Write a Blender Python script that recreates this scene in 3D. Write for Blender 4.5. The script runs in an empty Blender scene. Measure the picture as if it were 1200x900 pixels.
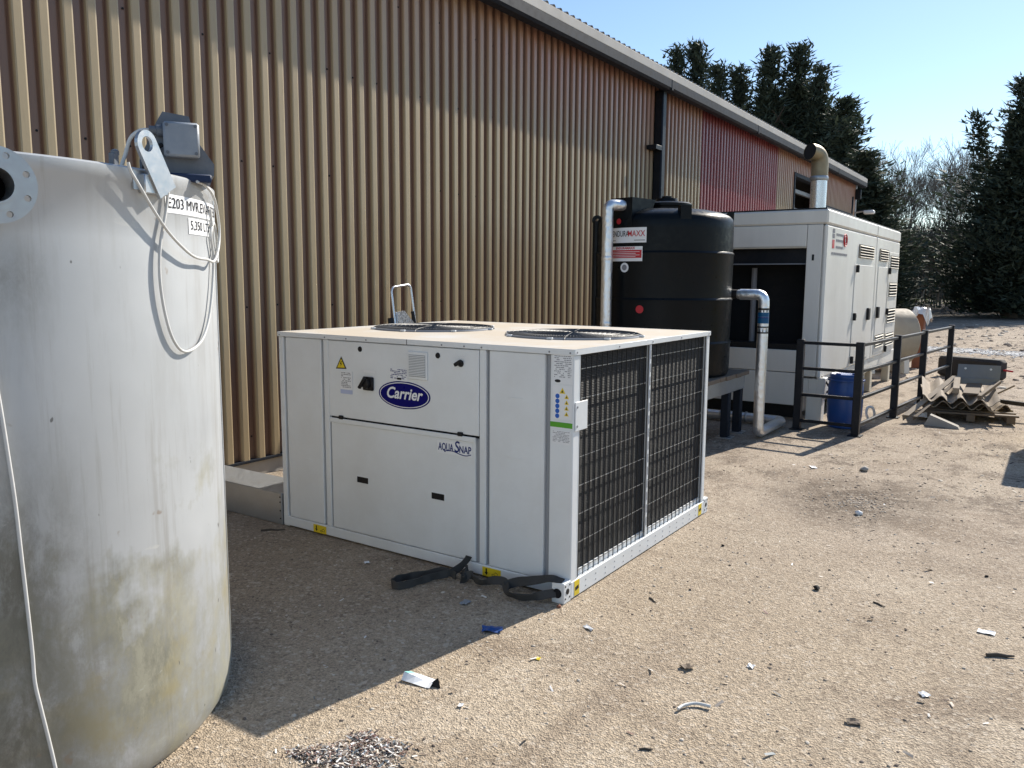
import bpy, bmesh, math, random
from mathutils import Vector, Matrix, noise
R=math.radians; PI=math.pi
scn=bpy.context.scene; col=scn.collection
random.seed(7)
# ------------------------------------------------------------------ camera
FPX=938.91; PITCH,YAW,ROLL=R(7.388),R(-33.981),R(0.371); CAM=Vector((2.007,-3.543,1.679))
cf=Vector((math.sin(YAW)*math.cos(PITCH),math.cos(YAW)*math.cos(PITCH),-math.sin(PITCH)))
cr=Vector((math.cos(YAW),-math.sin(YAW),0)); cu=cr.cross(cf)
cr,cu=cr*math.cos(ROLL)+cu*math.sin(ROLL), cu*math.cos(ROLL)-cr*math.sin(ROLL)
cd=bpy.data.cameras.new('camera'); cam=bpy.data.objects.new('camera',cd); col.objects.link(cam)
cam.matrix_world=Matrix(((cr.x,cu.x,-cf.x,CAM.x),(cr.y,cu.y,-cf.y,CAM.y),(cr.z,cu.z,-cf.z,CAM.z),(0,0,0,1)))
cd.sensor_width=36; cd.lens=FPX/1200*36; cd.clip_end=3000; cd.clip_start=.05; scn.camera=cam
# ------------------------------------------------------------------ light
SUN_AZ,SUN_EL=R(9.8),R(36.5)          # azimuth from +Y towards +X
w=bpy.data.worlds.new('World'); scn.world=w; w.use_nodes=True
nt=w.node_tree; bg=nt.nodes['Background']; sky=nt.nodes.new('ShaderNodeTexSky'); sky.sky_type='NISHITA'; sky.sun_disc=False
sky.sun_elevation=SUN_EL; sky.sun_rotation=SUN_AZ; sky.air_density=1.0; sky.dust_density=0.15; sky.ozone_density=2.5
nt.links.new(sky.outputs[0],bg.inputs[0]); bg.inputs[1].default_value=0.093
sl=bpy.data.lights.new('sun','SUN'); sl.energy=4.4; sl.angle=R(.53); sl.color=(1,.93,.82)
so=bpy.data.objects.new('sun',sl); col.objects.link(so)
SD=Vector((math.sin(SUN_AZ)*math.cos(SUN_EL),math.cos(SUN_AZ)*math.cos(SUN_EL),math.sin(SUN_EL)))
so.rotation_euler=SD.to_track_quat('Z','Y').to_euler(); so.location=(5,20,20)
vs=scn.view_settings; vs.view_transform='Standard'; vs.look='None'; vs.gamma=1; vs.exposure=0.82
# ------------------------------------------------------------------ pixel helpers (photo 1200x900 -> direction)
def ray(px,py): return cf+cr*((px-600)/FPX)-cu*((py-450)/FPX)
def onz(px,py,z=0): d=ray(px,py); return CAM+d*((z-CAM.z)/d.z)
def onx(px,py,x): d=ray(px,py); return CAM+d*((x-CAM.x)/d.x)
def ony(px,py,y): d=ray(px,py); return CAM+d*((y-CAM.y)/d.y)
# ------------------------------------------------------------------ materials
def rgb(r,g,b):
    f=lambda c:(c/12.92 if c<=.04045 else ((c+.055)/1.055)**2.4)
    return (f(r/255),f(g/255),f(b/255),1)
class NT:
    def __init__(s,name):
        s.m=bpy.data.materials.new(name); s.m.use_nodes=True; s.t=s.m.node_tree; s.b=s.t.nodes['Principled BSDF']; s._c=None
    def n(s,t,**k):
        nd=s.t.nodes.new(t)
        for a,v in k.items(): setattr(nd,a,v)
        return nd
    def l(s,a,b): s.t.links.new(a,b)
    def coord(s,scale=(1,1,1),kind='Object'):
        if not s._c: s._c=s.n('ShaderNodeTexCoord')
        mp=s.n('ShaderNodeMapping'); mp.inputs['Scale'].default_value=scale; s.l(s._c.outputs[kind],mp.inputs[0]); return mp.outputs[0]
    def noise(s,sc,det=4,rough=.6,scale=(1,1,1),dist=0):
        nd=s.n('ShaderNodeTexNoise'); nd.inputs['Scale'].default_value=sc; nd.inputs['Detail'].default_value=det; nd.inputs['Roughness'].default_value=rough
        nd.inputs['Distortion'].default_value=dist
        s.l(s.coord(scale),nd.inputs['Vector']); return nd.outputs[0]
    def vor(s,sc,out='Distance',scale=(1,1,1)):
        nd=s.n('ShaderNodeTexVoronoi'); nd.inputs['Scale'].default_value=sc; s.l(s.coord(scale),nd.inputs['Vector']); return nd.outputs[out]
    def ramp(s,f,stops):
        nd=s.n('ShaderNodeValToRGB'); e=nd.color_ramp.elements
        while len(e)<len(stops): e.new(.5)
        for i,(p,c) in enumerate(stops):
            e[i].position=p; e[i].color=c if hasattr(c,'__len__') else (c,c,c,1)
        s.l(f,nd.inputs[0]); return nd.outputs[0]
    def mix(s,f,a,b,mode='MIX'):
        nd=s.n('ShaderNodeMix',data_type='RGBA',blend_type=mode)
        for v,i in ((f,0),(a,6),(b,7)):
            if hasattr(v,'is_linked') or hasattr(v,'links'): s.l(v,nd.inputs[i])
            else: nd.inputs[i].default_value=v
        return nd.outputs[2]
    def math(s,op,a,b=0,clamp=False):
        nd=s.n('ShaderNodeMath',operation=op); nd.use_clamp=clamp
        for v,i in ((a,0),(b,1)):
            if hasattr(v,'links'): s.l(v,nd.inputs[i])
            else: nd.inputs[i].default_value=v
        return nd.outputs[0]
    def sep(s):
        nd=s.n('ShaderNodeSeparateXYZ'); s.l(s.coord(),nd.inputs[0]); return nd.outputs
    def wpos(s):
        g_=s.n('ShaderNodeNewGeometry'); nd=s.n('ShaderNodeSeparateXYZ'); s.l(g_.outputs['Position'],nd.inputs[0]); return nd.outputs
    def bump(s,h,st=.3,d=.01):
        nd=s.n('ShaderNodeBump'); nd.inputs['Strength'].default_value=st; nd.inputs['Distance'].default_value=d; s.l(h,nd.inputs['Height']); s.l(nd.outputs[0],s.b.inputs['Normal'])
    def fin(s,c=None,rough=None,metal=0,spec=None):
        b=s.b
        for v,k in ((c,'Base Color'),(rough,'Roughness'),(metal,'Metallic'),(spec,'Specular IOR Level')):
            if v is None: continue
            if hasattr(v,'links'): s.l(v,b.inputs[k])
            else: b.inputs[k].default_value=v
        return s.m
def lin(c,k): return (min(c[0]*k,1),min(c[1]*k,1),min(c[2]*k,1),1)
def paint(name,c,rough=.45,metal=0,var=.12,sc=6,dirt=None,dirtamt=.3,bump=.05,streak=False):
    """painted / plain surface: mottled colour, dirt patches, uneven gloss"""
    t=NT(name); n1=t.noise(sc,5,.65); 
    base=t.mix(n1,lin(c,1-var),lin(c,1+var))
    if dirt:
        n2=t.noise(sc*.6,6,.7,(1,1,.15) if streak else (1,1,1))
        base=t.mix(t.math('MULTIPLY',t.ramp(n2,[(.42,0.),(.75,1.)]),dirtamt),base,dirt)
    n3=t.noise(sc*4,4,.6)
    t.bump(n3,bump,.004)
    return t.fin(base,t.ramp(n3,[(.3,max(rough-.1,.03)),(.7,min(rough+.12,1))]),metal)
def plain(name,c,rough=.5,metal=0,spec=.25):
    m=paint(name,c,rough,metal,.06,9,None,0,.03); m.node_tree.nodes['Principled BSDF'].inputs['Specular IOR Level'].default_value=spec; return m
BLACK=(.012,.012,.014,1)
M={}
M['unit']=paint('unit_paint',(.75,.775,.785,1),.42,0,.03,3,(.42,.38,.32,1),.22,.03)
M['unit_in']=plain('unit_inner',(.30,.31,.33,1),.5)
M['black']=plain('black_plastic',BLACK,.45)
M['rubber']=plain('black_rubber',(.02,.02,.022,1),.7)
M['white']=paint('white_print',(.78,.79,.80,1),.4,0,.03,20)
M['pale_blue']=plain('pale_blue_print',(.45,.50,.68,1),.4)
M['blueprint']=plain('blue_print',(.002,.003,.13,1),.35,0,.12)
M['navy']=plain('navy_print',(.015,.03,.16,1),.4)
M['midblue']=plain('sign_blue',(.02,.12,.5,1),.4)
M['yellow']=paint('yellow_print',(.80,.60,.02,1),.4,0,.05,30,(.3,.2,.05,1),.25)
M['green']=plain('green_print',(.10,.36,.03,1),.4)
M['red']=plain('red_print',(.50,.03,.04,1),.4)
M['greytext']=plain('grey_print',(.22,.22,.24,1),.6)
M['galv']=paint('galvanised_steel',(.40,.42,.44,1),.42,.75,.10,14,(.35,.33,.30,1),.3,.06)
M['foil']=None
M['stainless']=None
M['darksteel']=paint('dark_painted_steel',(.007,.009,.014,1),.42,0,.2,10,(.06,.055,.05,1),.2,.08)
M['darksteel'].node_tree.nodes['Principled BSDF'].inputs['Specular IOR Level'].default_value=.25
M['slate']=paint('slate_gutter',(.013,.018,.028,1),.6,0,.15,3,(.03,.03,.035,1),.4,.05,True)
M['slate'].node_tree.nodes['Principled BSDF'].inputs['Specular IOR Level'].default_value=.2
M['bandblue']=plain('band_blue',(.006,.085,.20,1),.4)
M['wire']=plain('grey_wire',(.09,.09,.09,1),.5,.2)
M['headblue']=plain('dark_blue_paint',(.015,.03,.075,1),.5)
M['tealprint']=plain('teal_print',(.25,.55,.52,1),.5)
M['alu']=paint('aluminium',(.72,.73,.75,1),.30,.9,.06,20)
M['wood']=None
def m_foil():
    t=NT('foil_cladding'); n=t.noise(30,5,.7); v=t.vor(22); 
    t.bump(t.math('ADD',n,v),.35,.012)
    return t.fin(t.mix(n,(.70,.72,.74,1),(.86,.88,.90,1)),.34,.88)
M['foil']=m_foil()
def m_wood(name,c):
    t=NT(name); n=t.noise(4,8,.7,(1,14,14)); n2=t.noise(2,4)
    t.bump(n,.4,.006)
    return t.fin(t.mix(n2,t.mix(n,lin(c,.5),lin(c,1.2)),lin(c,.8)),.85)
M['wood']=m_wood('weathered_wood',(.20,.155,.115,1))
M['tarwood']=m_wood('dark_sleeper',(.035,.030,.028,1))
def m_clad(name,c,c2,c3):
    t=NT(name); lx=t.sep(); x=t.wpos(); n=t.noise(1.2,6,.65,(1,2.5,.35)); n2=t.noise(40,4,.6,(1,1,.2)); big=t.noise(.9,3)
    base=t.mix(n,lin(c,.84),lin(c,1.14)); base=t.mix(t.ramp(n2,[(.55,0.),(.8,.35)]),base,lin(c,.62))
    # the original red-brown paint is less bleached high up, towards the far half
    fz=t.math('MULTIPLY',t.math('SUBTRACT',x[2],3.3),.85,True)
    fy=t.math('MULTIPLY',t.math('SUBTRACT',x[1],1.0),.22,True)
    f=t.math('MULTIPLY',t.math('MULTIPLY',fz,fy),t.ramp(big,[(.3,.6),(.7,1.)]))
    base=t.mix(f,base,c2)
    # the pans get a darker red-brown than the crowns
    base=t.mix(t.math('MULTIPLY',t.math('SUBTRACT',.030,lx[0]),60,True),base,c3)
    # splash dirt near the foot
    fb=t.math('MULTIPLY',t.math('SUBTRACT',.7,x[2]),1.2,True); base=t.mix(t.math('MULTIPLY',fb,t.ramp(n,[(.35,0.),(.65,.5)])),base,(.16,.13,.10,1))
    t.bump(n2,.06,.004)
    return t.fin(base,t.ramp(n,[(.3,.30),(.7,.45)]),0)
TAN=(.375,.292,.176,1)
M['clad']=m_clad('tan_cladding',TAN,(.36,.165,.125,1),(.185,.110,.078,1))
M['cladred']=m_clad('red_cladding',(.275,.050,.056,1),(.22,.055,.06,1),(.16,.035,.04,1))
M['gutter']=paint('grey_gutter',(.20,.22,.25,1),.45,0,.12,3,(.10,.10,.10,1),.4,.05,True)
M['roof']=paint('roof_sheet',(.42,.40,.37,1),.6,0,.15,2,(.24,.23,.21,1),.6,.1)
M['pitch']=plain('pitch_black',(.004,.004,.004,1),.9,0,.05)
M['dark']=plain('dark_interior',(.02,.019,.018,1),.8)
def m_tank():
    t=NT('stained_stainless'); x=t.sep(); 
    str_=t.noise(5,7,.72,(1,1,.12)); pat=t.noise(2.0,7,.68); fine=t.noise(55,4,.6); scr=t.noise(8,6,.75,(.5,.5,2),.5)
    base=t.mix(t.noise(2.5,5),(.43,.445,.455,1),(.55,.565,.575,1))
    base=t.mix(t.ramp(str_,[(.50,0.),(.72,.5)]),base,(.33,.32,.30,1)); base=t.mix(t.ramp(t.noise(16,6,.7,(1,1,.045)),[(.56,0.),(.68,.45)]),base,(.30,.285,.26,1))
    # algae and grime, thick low down, with a ragged upper border
    mar=t.noise(9,10,.80,(1,1,.5),.25); drip=t.noise(14,5,.7,(1,1,.06))
    h=t.math('MULTIPLY',t.math('SUBTRACT',t.math('ADD',.90,t.math('ADD',t.math('MULTIPLY',t.math('SUBTRACT',t.noise(3.2,5,.6),.5),1.7),t.math('MULTIPLY',t.math('SUBTRACT',drip,.5),.45))),x[2]),4.0,True)
    a=t.math('MULTIPLY',h,t.ramp(t.math('ADD',t.math('MULTIPLY',pat,.55),t.math('MULTIPLY',mar,.45)),[(.40,.12),(.47,.60),(.56,1.)]))
    base=t.mix(t.math('MULTIPLY',a,.92),base,t.mix(t.ramp(mar,[(.4,0.),(.6,1.)]),(.155,.15,.108,1),(.33,.315,.235,1)))
    ya=t.math('MULTIPLY',t.math('MULTIPLY',t.math('SUBTRACT',.85,x[2]),2.2,True),t.ramp(t.noise(3.1,6,.66),[(.50,0.),(.62,.6)]))
    base=t.mix(ya,base,(.34,.29,.15,1))
    # dark run-off below the nozzle
    dx=t.math('POWER',t.math('MULTIPLY',t.math('ADD',x[1],2.47),7.0),2.0); g=t.math('SUBTRACT',1,dx,True)
    gz=t.math('MULTIPLY',t.math('SUBTRACT',1.80,x[2]),8.0,True); gf=t.math('MULTIPLY',t.math('SUBTRACT',x[2],1.45),2.6,True)
    base=t.mix(t.math('MULTIPLY',t.math('MULTIPLY',g,t.math('MULTIPLY',gz,gf)),t.ramp(mar,[(.38,.1),(.6,.8)])),base,(.17,.155,.125,1))
    # old grime film towards the side away from the sun
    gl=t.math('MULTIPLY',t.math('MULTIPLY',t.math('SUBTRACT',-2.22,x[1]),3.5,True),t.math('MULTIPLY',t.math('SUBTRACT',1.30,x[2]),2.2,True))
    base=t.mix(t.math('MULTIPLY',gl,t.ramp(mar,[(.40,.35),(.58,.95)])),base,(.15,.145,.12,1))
    # pale scrapes, rust dots, dark nicks
    base=t.mix(t.math('MULTIPLY',t.ramp(scr,[(.64,0.),(.68,.6)]),t.ramp(pat,[(.45,0.),(.6,1.)])),base,(.60,.60,.56,1))
    base=t.mix(t.ramp(t.noise(11,3,.5),[(.70,0.),(.74,.6)]),base,(.26,.19,.13,1))
    base=t.mix(t.ramp(t.noise(33,2,.5,(1,1,.5)),[(.76,0.),(.79,.8)]),base,(.10,.095,.09,1))
    t.bump(t.math('ADD',t.math('MULTIPLY',fine,.3),t.math('MULTIPLY',pat,1.5)),.05,.006)
    return t.fin(base,t.ramp(pat,[(.3,.42),(.7,.62)]),t.math('SUBTRACT',.35,t.math('MULTIPLY',a,.3),True))
M['tank']=m_tank()
M['ss']=paint('stainless_bright',(.44,.46,.48,1),.38,.8,.06,12)
M['poly']=paint('black_polyethylene',(.003,.005,.007,1),.36,0,.25,5,(.03,.028,.025,1),.10,.08)
M['poly'].node_tree.nodes['Principled BSDF'].inputs['Specular IOR Level'].default_value=.16
M['gen']=paint('white_canopy_paint',(.73,.71,.66,1),.42,0,.05,1.5,(.40,.36,.30,1),.38,.03,True)
M['cream']=paint('dusty_cream_paint',(.55,.50,.40,1),.6,0,.08,4,(.30,.25,.19,1),.45,.1,True)
M['tanpaint']=paint('dusty_tan_paint',(.36,.315,.245,1),.7,0,.1,3,(.22,.18,.14,1),.6,.1)
M['rust']=paint('rusty_steel',(.26,.10,.055,1),.85,0,.3,12,(.10,.05,.035,1),.5,.3)
M['sooty']=paint('heat_stained_steel',(.33,.27,.17,1),.5,.4,.25,9,(.10,.08,.05,1),.5,.1)
M['fibre']=paint('fibre_cement',(.36,.30,.235,1),.9,0,.18,9,(.16,.14,.12,1),.45,.25)
M['bluedrum']=paint('blue_plastic',(.010,.065,.26,1),.38,0,.1,6,(.10,.12,.16,1),.25,.05)
M['plastic_film']=paint('white_film',(.75,.75,.74,1),.3,0,.06,20)
M['concrete']=paint('concrete',(.36,.34,.31,1),.9,0,.15,8,(.2,.18,.16,1),.4,.25)
M['strap']=None
def m_strap():
    t=NT('webbing'); wv=t.n('ShaderNodeTexNoise'); wv.inputs['Scale'].default_value=180
    t.l(t.coord(),wv.inputs['Vector']); n=t.noise(9,4)
    t.bump(wv.outputs[0],.5,.003); return t.fin(t.mix(n,(.030,.029,.028,1),(.075,.07,.064,1)),.85)
M['strap']=m_strap()
M['cable']=paint('white_cable',(.62,.62,.60,1),.45,0,.06,20,(.4,.38,.34,1),.3)
M['castgrey']=paint('grey_cast_paint',(.22,.25,.29,1),.5,0,.12,18,(.45,.46,.47,1),.3,.15)
M['castdark']=paint('dark_grey_cast',(.10,.115,.14,1),.5,0,.15,18,(.3,.3,.3,1),.25,.15)
M['topdust']=None
def m_topdust():
    t=NT('dusty_unit_top'); n=t.noise(2.2,6,.65); f=t.noise(60,4,.7)
    b=t.mix(t.ramp(n,[(.28,0.),(.55,1.)]),(.56,.56,.55,1),(.53,.465,.375,1)); b=t.mix(t.ramp(f,[(.5,0.),(.75,.4)]),b,(.45,.37,.28,1))
    t.bump(f,.08,.003); return t.fin(b,.7)
M['topdust']=m_topdust()
def m_coil():
    t=NT('coil_fins'); x=t.sep()
    wv=t.math('SINE',t.math('MULTIPLY',x[2],2*PI/.009)); n=t.noise(5,5,.7,(1,1,2))
    b=t.mix(t.math('ADD',t.math('MULTIPLY',wv,.3),.5),(.006,.0065,.0075,1),(.017,.018,.020,1)); b=t.mix(t.ramp(n,[(.5,0.),(.8,.4)]),b,(.032,.029,.026,1))
    t.bump(wv,.6,.003); return t.fin(b,.6,0,.25)
M['coil']=m_coil()
def m_ground():
    t=NT('yard_surface'); x=t.sep()
    def cell(sc):
        bw=t.n('ShaderNodeRGBToBW'); t.l(t.vor(sc,'Color'),bw.inputs[0]); return bw.outputs[0]
    big=t.noise(.22,5,.6); mid=t.noise(1.1,6,.65); fine=t.noise(16,7,.78); a=cell(150); b=cell(62); agg=t.vor(150); peb=t.vor(62)
    near=t.mix(mid,(.352,.280,.200,1),(.425,.348,.258,1)); far=t.mix(mid,(.335,.268,.205,1),(.44,.37,.295,1))
    fy=t.math('MULTIPLY',t.math('SUBTRACT',t.math('ADD',x[1],t.math('MULTIPLY',big,4)),1.5),.35,True)
    base=t.mix(fy,near,far)
    # patches: dusty pale, scuffed brown, mud
    base=t.mix(t.ramp(t.noise(.6,8,.72,(1.3,1,1),.4),[(.50,0.),(.64,.6)]),base,(.50,.425,.33,1))
    base=t.mix(t.ramp(t.noise(.85,8,.74,(1,1.5,1),.8),[(.50,0.),(.63,.62)]),base,(.225,.172,.125,1))
    mud=t.math('MULTIPLY',t.ramp(t.noise(1.9,9,.8,(1,.7,1),.5),[(.50,0.),(.585,.85)]),t.math('MULTIPLY',t.math('SUBTRACT',t.math('ADD',x[1],t.math('MULTIPLY',mid,2)),2.6),.6,True))
    base=t.mix(mud,base,(.165,.128,.098,1))
    # tyre-worn streaks running along the yard
    base=t.mix(t.ramp(t.noise(2.4,5,.65,(1.0,.09,1),.3),[(.55,0.),(.68,.45)]),base,(.245,.190,.142,1))
    px=t.math('POWER',t.math('MULTIPLY',t.math('SUBTRACT',x[0],.82),1.35),2.0); py=t.math('POWER',t.math('MULTIPLY',t.math('SUBTRACT',x[1],3.0),1.15),2.0)
    pat=t.math('MULTIPLY',t.math('SUBTRACT',1.1,t.math('ADD',px,py),True),t.ramp(t.noise(4,9,.8),[(.36,.15),(.56,1.)]))
    base=t.mix(pat,base,(.135,.104,.078,1))
    ox=t.math('MULTIPLY',t.math('SUBTRACT',-.25,x[0]),1.2,True)
    base=t.mix(t.math('MULTIPLY',ox,t.ramp(mid,[(.35,.2),(.65,.6)])),base,(.215,.172,.132,1))
    fe=t.math('MULTIPLY',t.math('SUBTRACT',t.math('ADD',x[1],t.math('MULTIPLY',mid,4)),40),.3,True); base=t.mix(fe,base,(.13,.11,.085,1)); fg=t.math('MULTIPLY',t.math('SUBTRACT',x[1],54),.3,True); base=t.mix(fg,base,(.045,.055,.025,1))
    # exposed aggregate: every grain has its own tone
    base=t.mix(1.0,base,t.ramp(a,[(.12,.68),(.5,1.0),(.85,1.28)]),'MULTIPLY')
    base=t.mix(t.ramp(b,[(.76,0.),(.82,.45)]),base,(.58,.51,.42,1)); base=t.mix(t.ramp(b,[(.15,.45),(.21,0.)]),base,(.125,.095,.07,1))
    base=t.mix(t.ramp(fine,[(.54,0.),(.70,.5)]),base,(.19,.147,.108,1))
    hgt=t.math('ADD',t.math('ADD',t.math('MULTIPLY',agg,.8),t.math('MULTIPLY',fine,1.3)),t.math('MULTIPLY',peb,.6))
    t.bump(hgt,.55,.016)
    return t.fin(base,.93,0,.25)
M['ground']=m_ground()
M['stone']=None
def m_var(name,cols,rough=.9):
    t=NT(name); oi=t.n('ShaderNodeNewGeometry'); r=t.n('ShaderNodeValToRGB'); r.color_ramp.interpolation='CONSTANT'
    e=r.color_ramp.elements
    while len(e)<len(cols): e.new(.5)
    for i,c in enumerate(cols): e[i].position=i/len(cols); e[i].color=c
    t.l(oi.outputs['Random Per Island'],r.inputs[0]); return t.fin(r.outputs[0],rough)
M['stone']=m_var('gravel_mix',[(.46,.39,.31,1),(.36,.29,.22,1),(.56,.50,.42,1),(.24,.19,.15,1),(.42,.34,.26,1),(.52,.45,.37,1),(.14,.11,.09,1)])
M['shred']=m_var('shredded_litter',[(.66,.63,.58,1),(.10,.06,.05,1),(.40,.34,.28,1),(.12,.15,.17,1),(.50,.42,.34,1),(.05,.045,.045,1),(.22,.12,.10,1),(.72,.71,.70,1),(.22,.165,.13,1),(.14,.10,.08,1)],.6)
M['glint_white']=m_var('puddle_glint',[(.72,.71,.69,1),(.80,.80,.78,1),(.55,.54,.52,1),(.66,.64,.6,1),(.30,.28,.26,1)])
def m_leaf(name,a,b,tr=.25):
    t=NT(name); g=t.n('ShaderNodeNewGeometry'); c=t.mix(g.outputs['Random Per Island'],a,b); t.fin(c,.7,0,.3)
    tl=t.n('ShaderNodeBsdfTranslucent'); t.l(c,tl.inputs[0]); ms=t.n('ShaderNodeMixShader'); ms.inputs[0].default_value=tr
    t.l(t.b.outputs[0],ms.inputs[1]); t.l(tl.outputs[0],ms.inputs[2]); t.l(ms.outputs[0],t.t.nodes['Material Output'].inputs[0]); return t.m
M['conifer']=m_leaf('conifer_leaf',(.030,.044,.032,1),(.068,.088,.058,1),.18)
M['conifer2']=m_leaf('grey_green_leaf',(.050,.058,.036,1),(.085,.092,.060,1),.15)
M['grass']=m_leaf('grass_blade',(.06,.10,.025,1),(.16,.20,.06,1),.3)
M['bark']=paint('bark',(.075,.062,.05,1),.95,0,.3,8)
M['twig']=paint('grey_bark',(.21,.185,.155,1),.95,0,.25,8)
M['hedgefar']=m_leaf('far_wood_leaf',(.035,.04,.026,1),(.07,.07,.045,1),.1)
# ------------------------------------------------------------------ mesh builder
def basis(d):
    d=d.normalized(); a=Vector((0,0,1)) if abs(d.z)<.95 else Vector((1,0,0)); u=a.cross(d).normalized(); return u,d.cross(u)
class MB:
    def __init__(s): s.v=[]; s.f=[]; s.m=[]; s.cur=0
    def add(s,vs,fs):
        o=len(s.v); s.v+= [tuple(p) for p in vs]; s.f+=[tuple(i+o for i in f) for f in fs]; s.m+=[s.cur]*len(fs); return s
    def box(s,x0,x1,y0,y1,z0,z1,b=0):
        if b<=0:
            vs=[(x,y,z) for x in (x0,x1) for y in (y0,y1) for z in (z0,z1)]
            return s.add(vs,[(0,1,3,2),(4,6,7,5),(0,4,5,1),(2,3,7,6),(0,2,6,4),(1,5,7,3)])
        b=min(b,(x1-x0)*.45,(y1-y0)*.45,(z1-z0)*.45); V=[]; idx={}
        for i,X in enumerate((x0,x1)):
            for j,Y in enumerate((y0,y1)):
                for k,Z in enumerate((z0,z1)):
                    dx,dy,dz=(b,-b)[i],(b,-b)[j],(b,-b)[k]
                    idx[i,j,k]=[len(V),len(V)+1,len(V)+2]; V+=[(X,Y+dy,Z+dz),(X+dx,Y,Z+dz),(X+dx,Y+dy,Z)]
        F=[]
        for a in (0,1):
            q=[(a,0,0),(a,1,0),(a,1,1),(a,0,1)]; F.append([idx[c][0] for c in (q if a else q[::-1])])
            q=[(0,a,0),(0,a,1),(1,a,1),(1,a,0)]; F.append([idx[c][1] for c in (q if a else q[::-1])])
            q=[(0,0,a),(1,0,a),(1,1,a),(0,1,a)]; F.append([idx[c][2] for c in (q if a else q[::-1])])
        for j in (0,1):
            for k in (0,1): F.append([idx[0,j,k][1],idx[1,j,k][1],idx[1,j,k][2],idx[0,j,k][2]][::(1 if (j!=k) else -1)])
        for i in (0,1):
            for k in (0,1): F.append([idx[i,0,k][0],idx[i,1,k][0],idx[i,1,k][2],idx[i,0,k][2]][::(-1 if (i!=k) else 1)])
        for i in (0,1):
            for j in (0,1): F.append([idx[i,j,0][0],idx[i,j,1][0],idx[i,j,1][1],idx[i,j,0][1]][::(1 if (i!=j) else -1)])
        for c,t in idx.items(): F.append(t if (sum(c)%2) else t[::-1])
        return s.add(V,F)
    def obox(s,c,ax,ay,az,hx,hy,hz,b=0):
        t=MB(); t.box(-hx,hx,-hy,hy,-hz,hz,b); c=Vector(c)
        return s.add([c+ax*p[0]+ay*p[1]+az*p[2] for p in t.v],t.f)
    def bar(s,p0,p1,wd,ht,up=(0,0,1),b=0):
        p0,p1=Vector(p0),Vector(p1); d=(p1-p0); L=d.length; d.normalize(); u=Vector(up); side=u.cross(d).normalized(); u=d.cross(side)
        return s.obox((p0+p1)/2,side,d,u,wd/2,L/2,ht/2,b)
    def tube(s,pts,r,n=8,cap=True):
        pts=[Vector(p) for p in pts]; rs=r if hasattr(r,'__len__') else [r]*len(pts); V=[];F=[]
        d0=(pts[1]-pts[0]); u,v=basis(d0); prev=d0.normalized()
        for i,p in enumerate(pts):
            d=(pts[min(i+1,len(pts)-1)]-pts[max(i-1,0)]).normalized()
            q=prev.rotation_difference(d); u=q@u; v=q@v; prev=d
            for k in range(n):
                a=2*PI*k/n; V.append(p+(u*math.cos(a)+v*math.sin(a))*rs[i])
        for i in range(len(pts)-1):
            for k in range(n): F.append((i*n+k,i*n+(k+1)%n,(i+1)*n+(k+1)%n,(i+1)*n+k))
        if cap: F.append(tuple(range(n))[::-1]); F.append(tuple((len(pts)-1)*n+k for k in range(n)))
        return s.add(V,F)
    def lathe(s,prof,c=(0,0,0),ax=(0,0,1),n=32,cap=True):
        ax=Vector(ax).normalized(); u,v=basis(ax); c=Vector(c); V=[];F=[]
        for r,h in prof:
            for k in range(n):
                a=2*PI*k/n; V.append(c+ax*h+(u*math.cos(a)+v*math.sin(a))*r)
        for i in range(len(prof)-1):
            for k in range(n): F.append((i*n+k,i*n+(k+1)%n,(i+1)*n+(k+1)%n,(i+1)*n+k))
        if cap:
            F.append(tuple(range(n))[::-1]); F.append(tuple((len(prof)-1)*n+k for k in range(n)))
        return s.add(V,F)
    def prism(s,pts,fn,h):
        """2-D outline pts mapped by fn(a,b,depth), extruded 0..h"""
        n=len(pts); V=[fn(a,b,0) for a,b in pts]+[fn(a,b,h) for a,b in pts]
        F=[tuple(range(n))[::-1],tuple(range(n,2*n))]+[(i,(i+1)%n,n+(i+1)%n,n+i) for i in range(n)]
        return s.add(V,F)
    def ribbon(s,pts,ups,wd,th):
        """flat webbing: wd along ups, th across"""
        pts=[Vector(p) for p in pts]; V=[];F=[]
        for i,p in enumerate(pts):
            d=(pts[min(i+1,len(pts)-1)]-pts[max(i-1,0)]).normalized(); u=Vector(ups[i] if isinstance(ups,list) else ups); u=(u-d*u.dot(d)).normalized(); n=d.cross(u)
            for a,b in ((-1,-1),(1,-1),(1,1),(-1,1)): V.append(p+u*(a*wd/2)+n*(b*th/2))
        for i in range(len(pts)-1):
            for k in range(4): F.append((i*4+k,i*4+(k+1)%4,(i+1)*4+(k+1)%4,(i+1)*4+k))
        F.append((3,2,1,0)); e=(len(pts)-1)*4; F.append((e,e+1,e+2,e+3)); return s.add(V,F)
    def mesh(s,name,mats,smooth=40):
        me=bpy.data.meshes.new(name); me.from_pydata(s.v,[],s.f)
        for m in (mats if isinstance(mats,(list,tuple)) else [mats]): me.materials.append(M[m] if isinstance(m,str) else m)
        if any(s.m): me.polygons.foreach_set('material_index',s.m)
        if smooth:
            me.polygons.foreach_set('use_smooth',[True]*len(s.f)); me.update(); me.set_sharp_from_angle(angle=R(smooth))
        return me
    def build(s,name,mats,parent=None,smooth=40,fix=True):
        me=s.mesh(name,mats,smooth)
        if fix and len(s.f)<20000:
            bm=bmesh.new(); bm.from_mesh(me); bmesh.ops.recalc_face_normals(bm,faces=bm.faces); bm.to_mesh(me); bm.free()
        return obj(name,me,parent)
def obj(name,me,parent=None):
    o=bpy.data.objects.new(name,me); col.objects.link(o)
    if parent is not None: o.parent=parent; o.matrix_parent_inverse=PINV.get(parent.name,Matrix())
    return o
PINV={}
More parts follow.
